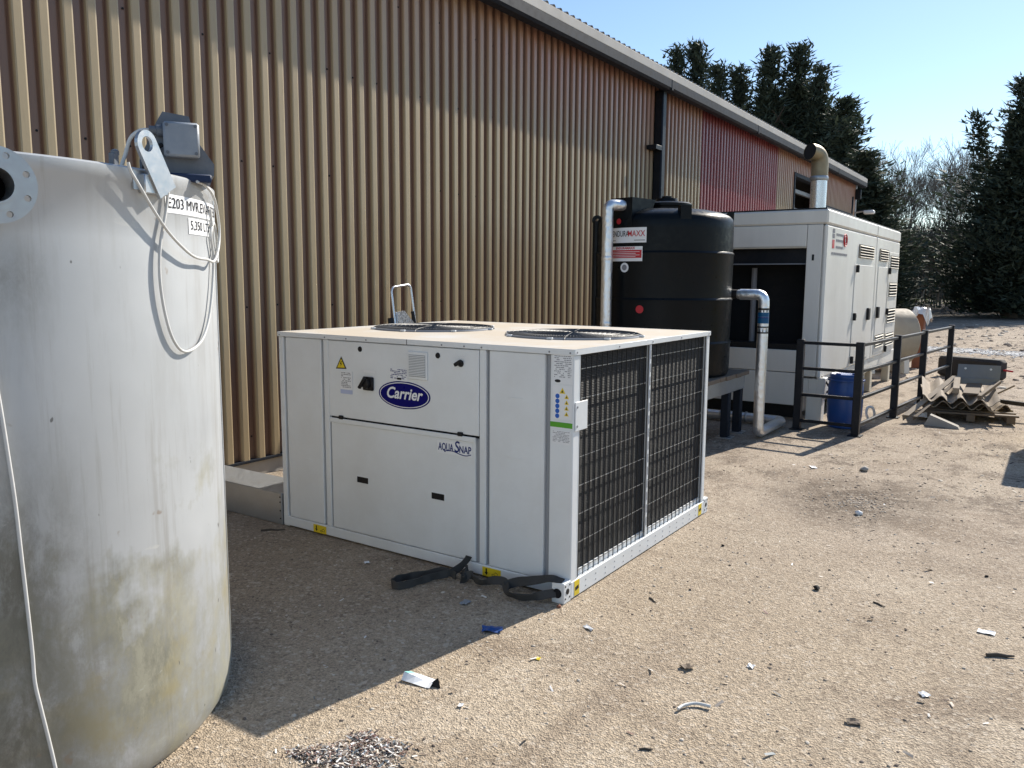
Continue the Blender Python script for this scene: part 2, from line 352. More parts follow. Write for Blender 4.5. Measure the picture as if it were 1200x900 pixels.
def thing(name,label,cat,loc=(0,0,0),group=None):
    o=bpy.data.objects.new(name,None); col.objects.link(o); o.location=loc; o.empty_display_size=.2
    PINV[o.name]=Matrix.Translation(-Vector(loc)); return tag(o,label,cat,group)
def tag(o,label,cat,group=None):
    o['label']=label; o['category']=cat
    if group: o['group']=group
    return o
def kind(o,k): o['kind']=k; return o
def smoothpath(P,n=6):
    P=[Vector(p) for p in P]; out=[]
    for i in range(len(P)-1):
        a,b,c,d=P[max(i-1,0)],P[i],P[i+1],P[min(i+2,len(P)-1)]
        for k in range(n):
            t=k/n; out.append(.5*((2*b)+(c-a)*t+(2*a-5*b+4*c-d)*t*t+(3*b-a-3*c+d)*t**3))
    out.append(P[-1]); return out
def elbow(P,r,n=6):
    """polyline with rounded corners of radius r"""
    P=[Vector(p) for p in P]; out=[P[0]]
    for i in range(1,len(P)-1):
        a=(P[i-1]-P[i]).normalized(); b=(P[i+1]-P[i]).normalized(); s=P[i]+a*r; e=P[i]+b*r
        for k in range(n+1):
            t=k/n; out.append(s*(1-t)**2+P[i]*2*t*(1-t)+e*t*t)
    out.append(P[-1]); return out
def text(name,st,size,mat,parent,org,ex,ey,shear=0,off=0,sx=1,align='CENTER',wrap=None,fit=None):
    cu_=bpy.data.curves.new('lettering','FONT'); cu_.body=st; cu_.size=size; cu_.shear=shear; cu_.offset=off; cu_.align_x=align; cu_.align_y='CENTER'; cu_.resolution_u=3
    to=bpy.data.objects.new('lettering_source',cu_); col.objects.link(to)
    dg=bpy.context.evaluated_depsgraph_get(); me=bpy.data.meshes.new_from_object(to.evaluated_get(dg)); bpy.data.objects.remove(to); bpy.data.curves.remove(cu_)
    org,ex,ey=Vector(org),Vector(ex),Vector(ey)
    if fit:
        xs=[v.co.x for v in me.vertices]; sx=fit/(max(xs)-min(xs))
    for v in me.vertices:
        x,y=v.co.x*sx,v.co.y
        v.co=wrap(x,y) if wrap else org+ex*x+ey*y
    me.materials.clear(); me.materials.append(M[mat]); me.name=name
    return obj(name,me,parent)
X,Y,Z=Vector((1,0,0)),Vector((0,1,0)),Vector((0,0,1))
# ================================================================== SETTING
g=MB(); g.add([(-900,-900,0),(900,-900,0),(900,900,0),(-900,900,0)],[(0,1,2,3)]); kind(g.build('ground','ground',smooth=0),'structure')
# ================================================================== WAREHOUSE
WX=-3.6; PIT=.16; DEP=.046; CW=.068; SLP=.012
wh=thing('warehouse','long industrial building clad in vertical tan and red ribbed metal sheets','building',(WX,9,0))
_sheet={}
def sheet_mesh(nr,z0,z1,mat):
    k=(nr,z0,z1,mat)
    if k in _sheet: return _sheet[k]
    pr=[]; c=.006
    for i in range(nr):
        y=i*PIT; e=y+CW+2*SLP
        pr+=[(0,y),(DEP-.004,y+SLP-.001),(DEP,y+SLP+.009),(DEP,y+SLP+CW-.011),(DEP-.0042,y+SLP+CW-.0005),(0,e),(.003,e+.02),(.003,y+PIT-.012)]
    pr.append((0,nr*PIT)); pr+= [(.006,nr*PIT+.004),(.006,nr*PIT+.014)]
    mb=MB(); n=len(pr); zs=[z0,z1]
    for z in zs:
        mb.v+=[(p[0],p[1],z) for p in pr]
    mb.f=[(i,i+1,n+i+1,n+i) for i in range(n-1)]; mb.m=[0]*len(mb.f)
    _sheet[k]=mb.mesh('cladding_sheet',mat,12); return _sheet[k]
Y0=-5.42; ZT=4.80
def put_sheet(y,nr,z0,z1,mat,k):
    o=obj('cladding_sheet',sheet_mesh(nr,z0,z1,mat),wh); o.location=(WX+(.0 if k%2 else .0025),y,0)
k=0; y=Y0
for i in range(22):
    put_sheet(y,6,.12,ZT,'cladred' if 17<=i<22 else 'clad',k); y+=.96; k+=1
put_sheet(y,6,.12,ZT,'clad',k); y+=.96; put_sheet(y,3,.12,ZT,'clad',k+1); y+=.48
YO=y                                   # doorway start
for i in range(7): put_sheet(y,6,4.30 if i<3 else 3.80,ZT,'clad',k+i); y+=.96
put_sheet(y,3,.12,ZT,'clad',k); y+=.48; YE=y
# plinth + flashing under the sheets
mb=MB(); mb.box(WX-.25,WX+.03,Y0,YE,-.05,.13,.008); mb.build('plinth','concrete',wh)
mb=MB(); mb.box(WX-.02,WX+.055,Y0,YO,.125,.15,.004); mb.build('drip_flashing','slate',wh)
# screws
mb=MB(); rows=(.35,1.45,2.62,3.55,4.35)
yy=Y0
while yy<YO:
    for z in rows:
        if random.random()<.55: mb.lathe([(.009,0),(.009,.006),(.004,.009)],(WX+.003,yy+PIT*.83,z+random.uniform(-.01,.01)),X,6)
    yy+=PIT*2
kind(mb.build('screw_heads','darksteel',wh),'stuff')
# doorway frame and dark interior
OT,OB=4.28,0.0; YD=y-.48
fr=MB(); fr.box(WX-.1,WX+.07,YO-.09,YO+.0,0,OT+.08,.006); fr.build('door_jamb','slate',wh)
fr=MB(); fr.box(WX-.1,WX+.07,YD,YD+.09,0,OT+.08,.006); fr.build('door_jamb','slate',wh)
fr=MB(); fr.box(WX-.1,WX+.068,YO,YO+2.88,OT-.02,OT+.08,.006); fr.box(WX-.1,WX+.068,YO+2.88,YD,3.74,3.82,.006); fr.build('door_lintel','slate',wh)
fr=MB(); fr.box(WX-1.6,WX-1.55,YO-.5,YD+.5,0,OT+.1); fr.box(WX-1.55,WX-.1,YO-.5,YO-.45,0,OT+.1); fr.box(WX-1.55,WX-.1,YD+.45,YD+.5,0,OT+.1); fr.box(WX-1.55,WX-.1,YO-.45,YD+.45,OT+.1,OT+.15); fr.build('door_recess','dark',wh)
for z in (3.98,3.50): 
    fr=MB(); fr.box(WX-.30,WX-.22,YO,YD,z,z+.10,.004); fr.build('door_rail','gutter',wh)
fr=MB(); fr.box(WX-.42,WX-.36,YO,YO+3.2,0,3.44,.004); fr.build('sliding_leaf','wood',wh)
# roof, gutter, fascia, soffit
GX=-3.27
rf=MB(); n=int((YE+.25-Y0)/.16); pr=[]
for i in range(n):
    yb=Y0+i*.16; pr+=[(yb,.0),(yb+.025,.032),(yb+.055,.032),(yb+.08,0)]
pr.append((Y0+n*.16,0)); x0,z0,x1,z1=GX-.02,4.955,-16.0,6.9
nn=len(pr)
rf.v=[(x0,a,z0+b) for a,b in pr]+[(x1,a,z1+b) for a,b in pr]; rf.f=[(i,i+1,nn+i+1,nn+i) for i in range(nn-1)]; rf.m=[0]*len(rf.f)
rf.build('roof','roof',wh,25,False)
mb=MB(); mb.box(GX-.035,GX-.004,Y0,YE+.22,4.83,4.95,.004); fa=mb.build('eaves_flashing','roof',wh)
gt=MB()
prof=[(-.17,4.825),(-.17,4.70),(-.145,4.675),(-.03,4.675),(0,4.705),(0,4.825),(-.012,4.825),(-.012,4.71),(-.035,4.69),(-.14,4.69),(-.155,4.71),(-.155,4.825)]
gt.prism(prof,lambda a,b,h:(GX+a,Y0+h,b),YE+.20-Y0); gu=gt.build('gutter','slate',wh,30)
for yy in (2.2,8.75,13.2,16.9,20.5): 
    mb=MB(); mb.box(GX-.174,GX+.004,yy,yy+.06,4.668,4.832,.004); mb.build('gutter_joint','slate',gu)
mb=MB(); mb.box(WX-.1,GX-.10,Y0,YE+.18,4.83,4.85); mb.build('soffit','gutter',wh)
# downpipe
yd=8.80
mb=MB(); mb.box(WX+.05,WX+.20,yd-.075,yd+.075,.1,4.69,.02); dp=mb.build('downpipe','darksteel',wh)
for z in (3.75,2.1):
    mb=MB(); mb.box(WX+.03,WX+.20,yd-.30,yd-.07,z,z+.07,.004); mb.build('pipe_bracket','darksteel',dp)
mb=MB(); mb.box(WX+.02,WX+.10,yd+.09,yd+.19,.13,4.66,.004); mb.build('sheet_joint_cover','gutter',wh)
# far corner post, end wall, wall lamp
mb=MB(); mb.box(WX-.12,WX+.05,YE,YE+.14,0,4.82,.006); mb.build('corner_post','gutter',wh)
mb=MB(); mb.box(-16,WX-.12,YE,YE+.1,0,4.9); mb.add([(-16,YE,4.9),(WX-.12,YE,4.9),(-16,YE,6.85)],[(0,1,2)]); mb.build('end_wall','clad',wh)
mb=MB(); mb.tube([(WX+.05,YE+.05,3.9),(WX+.35,YE+.05,3.95)],.03,6); lb=mb.build('lamp_arm','galv',wh)
mb=MB(); mb.box(WX+.30,WX+.62,YE-.05,YE+.18,3.84,3.96,.03); mb.build('lamp_head','white',lb)
mb=MB(); mb.box(WX+.05,WX+.22,YE-.16,YE-.02,4.30,4.62,.02); mb.build('hopper_head','darksteel',wh)

# ================================================================== STEEL TANK (foreground left)
TC=Vector((-1.36,-2.29,0)); TR=.96; TH=2.024
def cyl_hit(px,py,rad=TR):
    d=ray(px,py); ox,oy=CAM.x-TC.x,CAM.y-TC.y; a=d.x**2+d.y**2; b=ox*d.x+oy*d.y; c=ox*ox+oy*oy-rad*rad; D=b*b-a*c
    t=(-b-math.sqrt(max(D,0)))/a; return CAM+d*t
def cyl_pt(deg,z,rad=TR): return TC+Vector((math.cos(R(deg))*rad,math.sin(R(deg))*rad,z))
st=thing('steel_tank','tall stained stainless steel storage tank with bolted flange beside the ribbed wall','tank',TC)
mb=MB(); prof=[(TR-.12,.002),(TR-.03,.004),(TR-.010,.035),(TR,.10),(TR,.6),(TR,1.2),(TR,1.8),(TR,TH-.05),(TR+.004,TH-.045),(TR+.004,TH-.006),(TR-.004,TH),(TR-.3,TH+.03),(.05,TH+.09)]
mb.lathe(prof,TC,Z,128); mb.build('shell','tank',st,50)
for a in (48.5,):
    mb=MB(); mb.tube([cyl_pt(a,.1,TR+.0005),cyl_pt(a,TH-.05,TR+.0005)],.003,5); mb.build('weld_seam','ss',st)
# flanged nozzle
fa_=-12.8; fz=1.918; fn=Vector((math.cos(R(fa_)),math.sin(R(fa_)),0)); fc=cyl_pt(fa_,fz,TR); fu,fv=basis(fn)
FO,FB=.101,.0450
mb=MB(); mb.lathe([(FB,-.06),(FB+.006,-.06),(FB+.006,.13),(FB,.13),(FB,-.06)],fc,fn,32,False); nz=mb.build('nozzle','ss',st)
# ring with eight real holes
def ring_with_holes(c,ax,ro,ri,hr,pcd,nh,th,hs=8,rot=0):
    u,v=basis(ax); mb=MB(); V=[];F=[]; c=Vector(c)
    bmm=bmesh.new(); per=nh*8
    outer=[bmm.verts.new(c+(u*math.cos(2*PI*i/per)+v*math.sin(2*PI*i/per))*ro) for i in range(per)]
    inner=[bmm.verts.new(c+(u*math.cos(2*PI*i/per)+v*math.sin(2*PI*i/per))*ri) for i in range(per)]
    for i in range(nh):
        ca=2*PI*(i+.5)/nh; hc=c+(u*math.cos(ca)+v*math.sin(ca))*pcd; o=[outer[(i*8+k)%per] for k in range(9)]; n_=[inner[(i*8+k)%per] for k in range(9)]
        er=(u*math.cos(ca)+v*math.sin(ca)); et=(-u*math.sin(ca)+v*math.cos(ca))
        hv=[bmm.verts.new(hc+(er*math.cos(2*PI*k/16)+et*math.sin(2*PI*k/16))*hr) for k in range(16)]
        # outer loop of this sector: o0..o8 (tangential +), then n8..n0
        # hole verts: k=0 radial out, k=4 tangential +, k=8 inward, k=12 tangential -
        for k in range(8):   # o index -> hole index from 12 (left) over 0 to 4 (right)
            a,b=(12+k)%16,(13+k)%16; bmm.faces.new([o[k],o[k+1],hv[b],hv[a]])
        for k in range(8):
            a,b=(12-k)%16,(11-k)%16; bmm.faces.new([n_[k+1],n_[k],hv[a],hv[b]])
        bmm.faces.new([o[0],hv[12],n_[0]]); bmm.faces.new([o[8],n_[8],hv[4]])
    g_=bmesh.ops.extrude_face_region(bmm,geom=bmm.faces[:]); bmesh.ops.translate(bmm,vec=ax*th,verts=[e for e in g_['geom'] if isinstance(e,bmesh.types.BMVert)])
    bmesh.ops.recalc_face_normals(bmm,faces=bmm.faces); me=bpy.data.meshes.new('flange'); bmm.to_mesh(me); bmm.free(); return me
me=ring_with_holes(fc+fn*.105,fn,FO,FB+.006,.0088,.0815,8,.018); me.materials.append(M['ss']); fl=obj('flange',me,nz)
mb=MB(); mb.lathe([(FB+.0005,.122),(.068,.122),(.068,.1260),(FB+.0005,.1260),(FB+.0005,.122)],fc,fn,40,False); mb.build('raised_face','ss',fl)
mb=MB(); mb.lathe([(FB-.0005,.020),(FB-.0005,.025),(.001,.025)],fc,fn,24,False); mb.build('bore_end','pitch',nz)
# lifting lug: welded pad, stool and rounded eye plate leaning over
la=17.3; ln=Vector((math.cos(R(la)),math.sin(R(la)),0)); lt=Vector((-math.sin(R(la)),math.cos(R(la)),0))
mb=MB()
for i in range(6):
    a0,a1=la-4.6+i*9.2/6,la-4.6+(i+1)*9.2/6
    V=[cyl_pt(a0,1.955,TR+.001),cyl_pt(a1,1.955,TR+.001),cyl_pt(a1,TH-.01,TR+.001),cyl_pt(a0,TH-.01,TR+.001)]; V+=[p+ln*.006 for p in V]
    mb.add(V,[(4,5,6,7),(0,1,5,4),(3,7,6,2),(0,4,7,3),(1,2,6,5)])
lg=mb.build('lifting_lug','ss',st)
HH=.165; hc_,hr_,rw=Vector((0,HH)),.024,.043
pl=[]
for i in range(13):
    a=PI*i/12; pl.append((math.cos(a)*rw,HH+math.sin(a)*rw))
bmm=bmesh.new(); lean=R(31)
tx=(lt*math.cos(lean)+Z*math.sin(lean)*1.0); tz=(Z*math.cos(lean)-lt*math.sin(lean)); lc=cyl_pt(la+2.6,1.955,TR+.022)
fnL=lambda a,b,h: lc+tx*a+tz*b+ln*h
out=[(rw*1.0,0)]+pl+[(-rw*1.0,0)]
# plate with a real eye: two half polygons
top=[(math.cos(PI*i/12)*rw,HH+math.sin(PI*i/12)*rw) for i in range(13)]; hole_t=[(math.cos(PI*i/12)*hr_,HH+math.sin(PI*i/12)*hr_) for i in range(13)]; hole_b=[(math.cos(-PI*i/12)*hr_,HH+math.sin(-PI*i/12)*hr_) for i in range(13)]
mb=MB()
def both(P):
    n=len(P); V=[fnL(a,b,0) for a,b in P]+[fnL(a,b,.012) for a,b in P]; mb.add(V,[tuple(range(n))[::-1],tuple(range(n,2*n))])
for i in range(12): both([top[i],top[i+1],hole_t[i+1],hole_t[i]])
low=[(rw,HH)]+[(rw,HH-.06)]+[(rw*(1-2*i/8),HH-.07) for i in range(9)]+[(-rw,HH-.06)]+[(-rw,HH)]
lowp=[(rw,HH),(rw,HH-.07),(rw*.5,HH-.07),(0,HH-.07),(-rw*.5,HH-.07),(-rw,HH-.07),(-rw,HH)]; hb=[hole_b[j] for j in (0,2,4,6,8,10,12)]
for i in range(6): both([lowp[i],lowp[i+1],hb[i+1],hb[i]])
both([(rw,HH-.07),(rw,0),(-rw,0),(-rw,HH-.07),(-rw*.5,HH-.07),(0,HH-.07),(rw*.5,HH-.07)])
def wall(P):
    for i in range(len(P)-1): mb.add([fnL(*P[i],0),fnL(*P[i+1],0),fnL(*P[i+1],.012),fnL(*P[i],.012)],[(0,1,2,3)])
wall([(rw,0)]+top+[(-rw,0),(rw,0)]); wall(hole_t+hole_b[::-1][1:])
bmm.free(); mb.build('eye_plate','ss',lg,40)
mb=MB(); mb.obox(cyl_pt(la,1.975,TR+.012),ln,lt,Z,.014,.052,.03,.003); mb.build('stool','ss',lg)
mb=MB(); mb.obox(cyl_pt(10,TH+.016,TR-.02),Vector((math.cos(R(10)),math.sin(R(10)),0)),lt,Z,.012,.012,.02,.003); mb.lathe([(.013,0),(.013,.012),(.006,.018)],cyl_pt(10.3,TH+.03,TR-.02),Z,8); mb.build('lid_bolt','castdark',st)
# grey stirrer head on the lid
jc=cyl_pt(33,-.0,TR-.10); jd=(Vector((CAM.x,CAM.y,0))-Vector((jc.x,jc.y,0))).normalized(); jr=Vector((-jd.y,jd.x,0)); jr=jr if jr.dot(cr)>0 else -jr
J=lambda a,b,z: Vector((jc.x,jc.y,0))+jr*(a+.045)+jd*b+Z*(z-.085)
ag=MB(); ag.obox(J(.02,0,2.09),jr,jd,Z,.028,.03,.055,.004); ah=ag.build('stirrer_head','galv',st)
mb=MB(); mb.obox(J(.01,0,2.112),jr,jd,Z,.095,.075,.014,.004); mb.build('mounting_plate','headblue',ah)
mb=MB(); mb.prism([(-.125,2.125),(.115,2.125),(.118,2.165),(.055,2.255),(.04,2.325),(-.045,2.335),(-.065,2.30),(-.11,2.20),(-.125,2.165)],lambda a,b,h:J(a,-.06+h,b),.10); mb.build('gear_housing','castdark',ah)
mb=MB(); mb.obox(J(.012,.062,2.238),jr,jd,Z,.058,.03,.058,.007); jb=mb.build('junction_box','castgrey',ah)
for a in (-1,1):
    for b in (-1,1):
        mb=MB(); mb.lathe([(.006,0),(.006,.003)],J(.012+a*.046,.092,2.238+b*.046),jd,8); mb.build('cover_screw','castdark',jb)
mb=MB(); mb.lathe([(.020,0),(.020,.02),(.014,.022),(.014,.045)],J(-.045,.055,2.268),-jr,12); mb.build('cable_gland','castdark',jb)
# label strips wrapped on the shell
def wrap_plate(name,a0,a1,z0,z1,mat,parent,off=.0015,n=10,tilt=0):
    mb=MB(); V=[]
    for i in range(n+1):
        a=a0+(a1-a0)*i/n; dz=tilt*(i/n)
        V+=[cyl_pt(a,z0+dz,TR+off),cyl_pt(a,z1+dz,TR+off)]
    mb.add(V,[(2*i,2*i+2,2*i+3,2*i+1) for i in range(n)]); return mb.build(name,mat,parent,40)
def wrap_fn(a0,zc,off=.003): return lambda x,y: cyl_pt(a0+math.degrees(x/TR),zc+y,TR+off)
w1=wrap_plate('name_label',21.3,51.5,1.895,1.957,'white',st,tilt=0)
text('lettering','E203 MVR.EVAP FEED',.050,'black',w1,(0,0,0),X,Y,align='LEFT',wrap=wrap_fn(21.8,1.927),fit=.47)
w2=wrap_plate('volume_label',29.5,42.0,1.832,1.888,'white',st)
text('lettering','5,350 LTS',.045,'black',w2,(0,0,0),X,Y,off=0,align='LEFT',wrap=wrap_fn(30.3,1.862),fit=.185)
# ---- cables on the tank
def on_tank(P,off=.012):
    out=[]
    for px,py in P:
        p=cyl_hit(px,py,TR+off); out.append(p)
    return smoothpath(out,5)
def cable(label,P,r,off=.012,extra=None):
    pts=on_tank(P,off)
    if extra: pts=smoothpath(extra,4)+pts
    mb=MB(); mb.tube(pts,r,7); o=mb.build('cable','cable',None,80); return tag(o,label,'cable')
cable('white cable looped twice down the tank from behind its lifting eye',[(193,206),(197,222),(194,250),(188,285),(187,320),(191,355),(199,388),(208,406),(217,412),(228,408),(238,396),(245,372),(249,335),(250,300),(247,276),(250.5,262),(254.5,285),(255,306),(252.5,300),(249,270),(246,245)],.0052,.013)
cable('white cable slung diagonally from lifting eye to the tank name label',[(150,190),(153,200),(163,217),(178,243),(196,270),(213,289),(228,301),(242,304),(251,306),(256,290),(257,268),(254,245),(249,228),(240,217),(231,213)],.0052,.026)
cable('thin white cable running down the grimy front of the tank to the ground',[(-6,440),(1,480),(9,530),(18,590),(25,650),(32,710),(38,765),(41,800),(48,830),(58,870),(66,905),(70,930)],.0055,.012)
mb=MB(); pts=smoothpath([J(-.09,.055,2.268),J(-.12,.055,2.262),J(-.15,.05,2.235),J(-.17,.03,2.18),J(-.20,.02,2.10),J(-.22,.0,2.05)],5); mb.tube(pts,.0065,7); tag(mb.build('cable','cable',None,80),'short pale conduit from grey junction box down behind the lifting eye','cable')
mb=MB(); pts=smoothpath([J(-.05,.06,2.22),J(-.09,.075,2.19),J(-.11,.07,2.13),J(-.10,.06,2.07),J(-.09,.05,2.03)],5); mb.tube(pts,.008,7); tag(mb.build('cable','rubber',None,80),'short black cable curving under the grey junction box on the tank','cable')
# ================================================================== CHILLER
UL,UD,UH=2.256,1.934,1.33
ch=thing('chiller','light grey packaged chiller with twin roof fans and blue oval maker badge','chiller',(-UL/2,UD/2,0))
def U(name,x0,x1,y0,y1,z0,z1,mat='unit',b=.004,parent=None):
    mb=MB(); mb.box(x0,x1,y0,y1,z0,z1,b); return mb.build(name,mat,parent or ch,30)
# inner carcass
U('carcass',-UL+.03,-.075,.03,UD-.03,.09,UH-.05,'unit_in',0)
# base rails front/back + sides
U('base_rail',-UL,-.002,0,.05,.012,.075); U('base_rail',-UL,-.002,UD-.05,UD,.012,.075)
sr=U('side_rail',-.05,.0035,.002,UD-.002,.006,.098,'unit',.003); U('side_rail',-UL-.0035,-UL+.05,.002,UD-.002,.006,.098,'unit',.003)
for s,xa in ((1,-.072),(-1,-UL-.004)):
    for ya in (-.075,UD+.001):
        if s<0 and ya<0: continue
        mb=MB(); mb.box(xa,xa+.076,ya,ya+.074,.0,.112,.004); ft=mb.build('lifting_foot','unit',ch,30)
        yf=ya-.001 if ya<0 else ya+.075
        mb=MB(); mb.lathe([(.026,0),(.026,.0018)],(xa+.036,yf,.055),-Y if ya<0 else Y,20); mb.build('foot_hole','black',ft)
        mb=MB(); xf=xa+.0765 if s>0 else xa-.0005; mb.lathe([(.016,0),(.016,.0014)],(xf,ya+.037,.062),X*s,16)
        for dy in (-.022,.022):
            for dz in (-.035,.032): mb.lathe([(.0055,0),(.0055,.0014)],(xf,ya+.037+dy,.062+dz),X*s,8)
        mb.build('foot_hole','black',ft)
mb=MB()
for i in range(15):
    yy=.16+i*.115
    for z in (.032,.066): mb.lathe([(.004,0),(.004,.0015)],(.0036,yy,z),X,6)
kind(mb.build('rivets','greytext',sr),'stuff')
# corner posts
for xa in (-UL,-.140):
    U('corner_post',xa+.0 if xa<-1 else xa,xa+.045 if xa<-1 else -.0,.0,.06,.076,1.300)
U('corner_post',-.055,.0,.061,.068,.099,1.298,'unit',.001); 
U('corner_post',-.055,.0,UD-.05,UD,.099,1.298); U('corner_post',-UL,-UL+.055,UD-.05,UD,.076,1.298)
for xa,xb in ((-1.836,-1.790),(-.600,-.556)): U('mullion',xa,xb,.002,.05,.076,1.300)
# column panels (recessed from slots)
for xa,xb in ((-2.193,-1.858),(-.533,-.176)):
    U('side_panel',xa,xb,.003,.03,.078,1.298)
for (xa,xb) in ((-2.206,-2.195),(-1.856,-1.838),(-.554,-.535),(-.174,-.142)):
    U('slot_back',xa,xb,.022,.04,.08,1.297,'unit_in',0)
# formed dimples in the panels
for (xc,zc) in ((-2.02,.95),(-2.02,.50),(-.36,1.05),(-.36,.72),(-.36,.36),(-1.05,.60),(-1.05,.28)):
    mb=MB(); mb.box(xc-.05,xc+.05,.0012,.0035,zc-.0025,zc+.0025,.001); mb.build('pressed_louvre','unit',ch)
# doors
ud=U('control_door',-1.787,-.604,.0005,.03,.812,1.296)
ld=U('service_door',-1.776,-.627,.0015,.03,.080,.797); U('drip_lip',-1.779,-.622,-.008,.0013,.775,.803,'unit',.002,ld)
U('door_gap',-1.788,-.602,.02,.035,.797,.812,'black',0); U('door_gap',-.6265,-.601,.012,.035,.08,.796,'unit_in',0); U('door_gap',-1.789,-1.7765,.012,.035,.08,.796,'unit_in',0)
# top panel: two trays with rounded lip
mb=MB()
def top_with_holes():
    bmm=bmesh.new(); zz=UH; x0,x1,y0,y1=-UL-.006,.006,-.006,UD+.006; FX=(-1.70,-.545); FY=.945; FR=.425; n=48
    for c in FX:
        xa,xb=(x0,(FX[0]+FX[1])/2) if c==FX[0] else ((FX[0]+FX[1])/2,x1)
        hv=[bmm.verts.new((c+math.cos(2*PI*i/n)*FR,FY+math.sin(2*PI*i/n)*FR,zz)) for i in range(n)]
        def sq(i):
            a=2*PI*i/n; dx,dy=math.cos(a),math.sin(a); ts=[]
            if dx>1e-6: ts.append((xb-c)/dx)
            if dx<-1e-6: ts.append((xa-c)/dx)
            if dy>1e-6: ts.append((y1-FY)/dy)
            if dy<-1e-6: ts.append((y0-FY)/dy)
            t=min(ts); return [c+dx*t,FY+dy*t]
        S=[sq(i) for i in range(n)]
        for cxn,cyn in ((xa,y0),(xa,y1),(xb,y0),(xb,y1)):
            k_=min(range(n),key=lambda i:(S[i][0]-cxn)**2+(S[i][1]-cyn)**2); S[k_]=[cxn,cyn]
        ov=[bmm.verts.new((p[0],p[1],zz)) for p in S]
        for i in range(n): bmm.faces.new([hv[i],ov[i],ov[(i+1)%n],hv[(i+1)%n]])
    me=bpy.data.meshes.new('roof_panel'); bmesh.ops.recalc_face_normals(bmm,faces=bmm.faces)
    if bmm.faces[:][0].normal.z<0: bmesh.ops.reverse_faces(bmm,faces=bmm.faces[:])
    bmm.to_mesh(me); bmm.free(); me.materials.append(M['topdust']); return me,FX,FY,FR
me,FX,FY,FR=top_with_holes(); rp=obj('roof_panel',me,ch)
lip=[(-UL-.006,-.006),(.006,-.006),(.006,UD+.006),(-UL-.006,UD+.006)]
for nm,a in (('front',(-UL-.006,.006,-.006,-.001)),('back',(-UL-.006,.006,UD+.001,UD+.006)),('left',(-UL-.006,-UL-.001,-.001,UD+.001)),('right',(.001,.006,-.001,UD+.001))):
    mb=MB(); mb.box(a[0],a[1],a[2],a[3],UH-.030,UH+.001,.002); mb.build('roof_lip','unit',rp)
mb=MB(); mb.box(-1.125,-1.121,-.0068,-.0055,UH-.03,UH); mb.build('roof_joint','black',rp)
mb=MB()
for xx in (-2.24,-1.81,-1.62,-1.45,-.86,-.70,-.58,-.145,-.02): mb.lathe([(.005,0),(.005,.002)],(xx,-.0062,UH-.018),-Y,8)
for yy in (.02,.5,.95,1.4,1.9): mb.lathe([(.005,0),(.005,.002)],(.0062,yy,UH-.016),X,8)
kind(mb.build('roof_screws','greytext',rp),'stuff')
# fans
for c in FX:
    mb=MB(); mb.lathe([(FR+.012,UH+.002),(FR+.008,UH+.012),(FR-.004,UH+.012),(FR-.012,UH-.06),(FR-.012,UH-.25)],(c,FY,0),Z,48,False); fn_=mb.build('fan_ring','unit_in',ch,50)
    mb=MB(); mb.lathe([(FR-.013,UH-.26),(.01,UH-.26)],(c,FY,0),Z,32,False); mb.build('fan_well','black',fn_)
    mb=MB(); mb.lathe([(.02,UH-.16),(.11,UH-.16),(.11,UH-.03),(.02,UH-.025)],(c,FY,0),Z,20); hub=mb.build('fan_hub','black',fn_)
    for k_ in range(7):
        a=2*PI*k_/7; V=[]; 
        for j in range(5):
            rr=.10+.30*j/4; sw=.10*j/4
            for s_ in (-1,1): V.append((c+rr*math.cos(a+sw+s_*.22),FY+rr*math.sin(a+sw+s_*.22),UH-.10+s_*.035))
        mb=MB(); mb.add(V,[(2*j,2*j+2,2*j+3,2*j+1) for j in range(4)]); mb.build('fan_blade','black',hub)
    mb=MB(); gz=UH+.016
    for i in range(1,15):
        rr=FR*i/14.2; pts=[(c+rr*math.cos(2*PI*q_/36),FY+rr*math.sin(2*PI*q_/36),gz+.005*(1-(i/14)**4)) for q_ in range(37)]; mb.tube(pts,.0022,4,False)
    for q_ in range(4):
        a=2*PI*q_/4+.4; mb.tube([(c+.06*math.cos(a),FY+.06*math.sin(a),gz+.005),(c+FR*.8*math.cos(a),FY+FR*.8*math.sin(a),gz+.004),(c+(FR+.0)*math.cos(a),FY+(FR+.0)*math.sin(a),gz-.001),(c+(FR+.022)*math.cos(a),FY+(FR+.022)*math.sin(a),UH+.004)],.0028,4)
    kind(mb.build('fan_guard','wire',fn_,0,False),'stuff')
    mb=MB()
    for q_ in range(120):
        a=2*PI*q_/120; mb.tube([(c+(FR-.10)*math.cos(a),FY+(FR-.10)*math.sin(a),gz+.004),(c+FR*math.cos(a),FY+FR*math.sin(a),gz-.002)],.002,3,False)
    kind(mb.build('fan_guard_rim','wire',fn_,0,False),'stuff')
    for q_ in range(8):
        a=2*PI*q_/8+.2; mb=MB(); mb.box(c+(FR+.02)*math.cos(a)-.02,c+(FR+.02)*math.cos(a)+.02,FY+(FR+.02)*math.sin(a)-.008,FY+(FR+.02)*math.sin(a)+.008,UH+.001,UH+.014,.003); mb.build('guard_clip','unit',fn_)
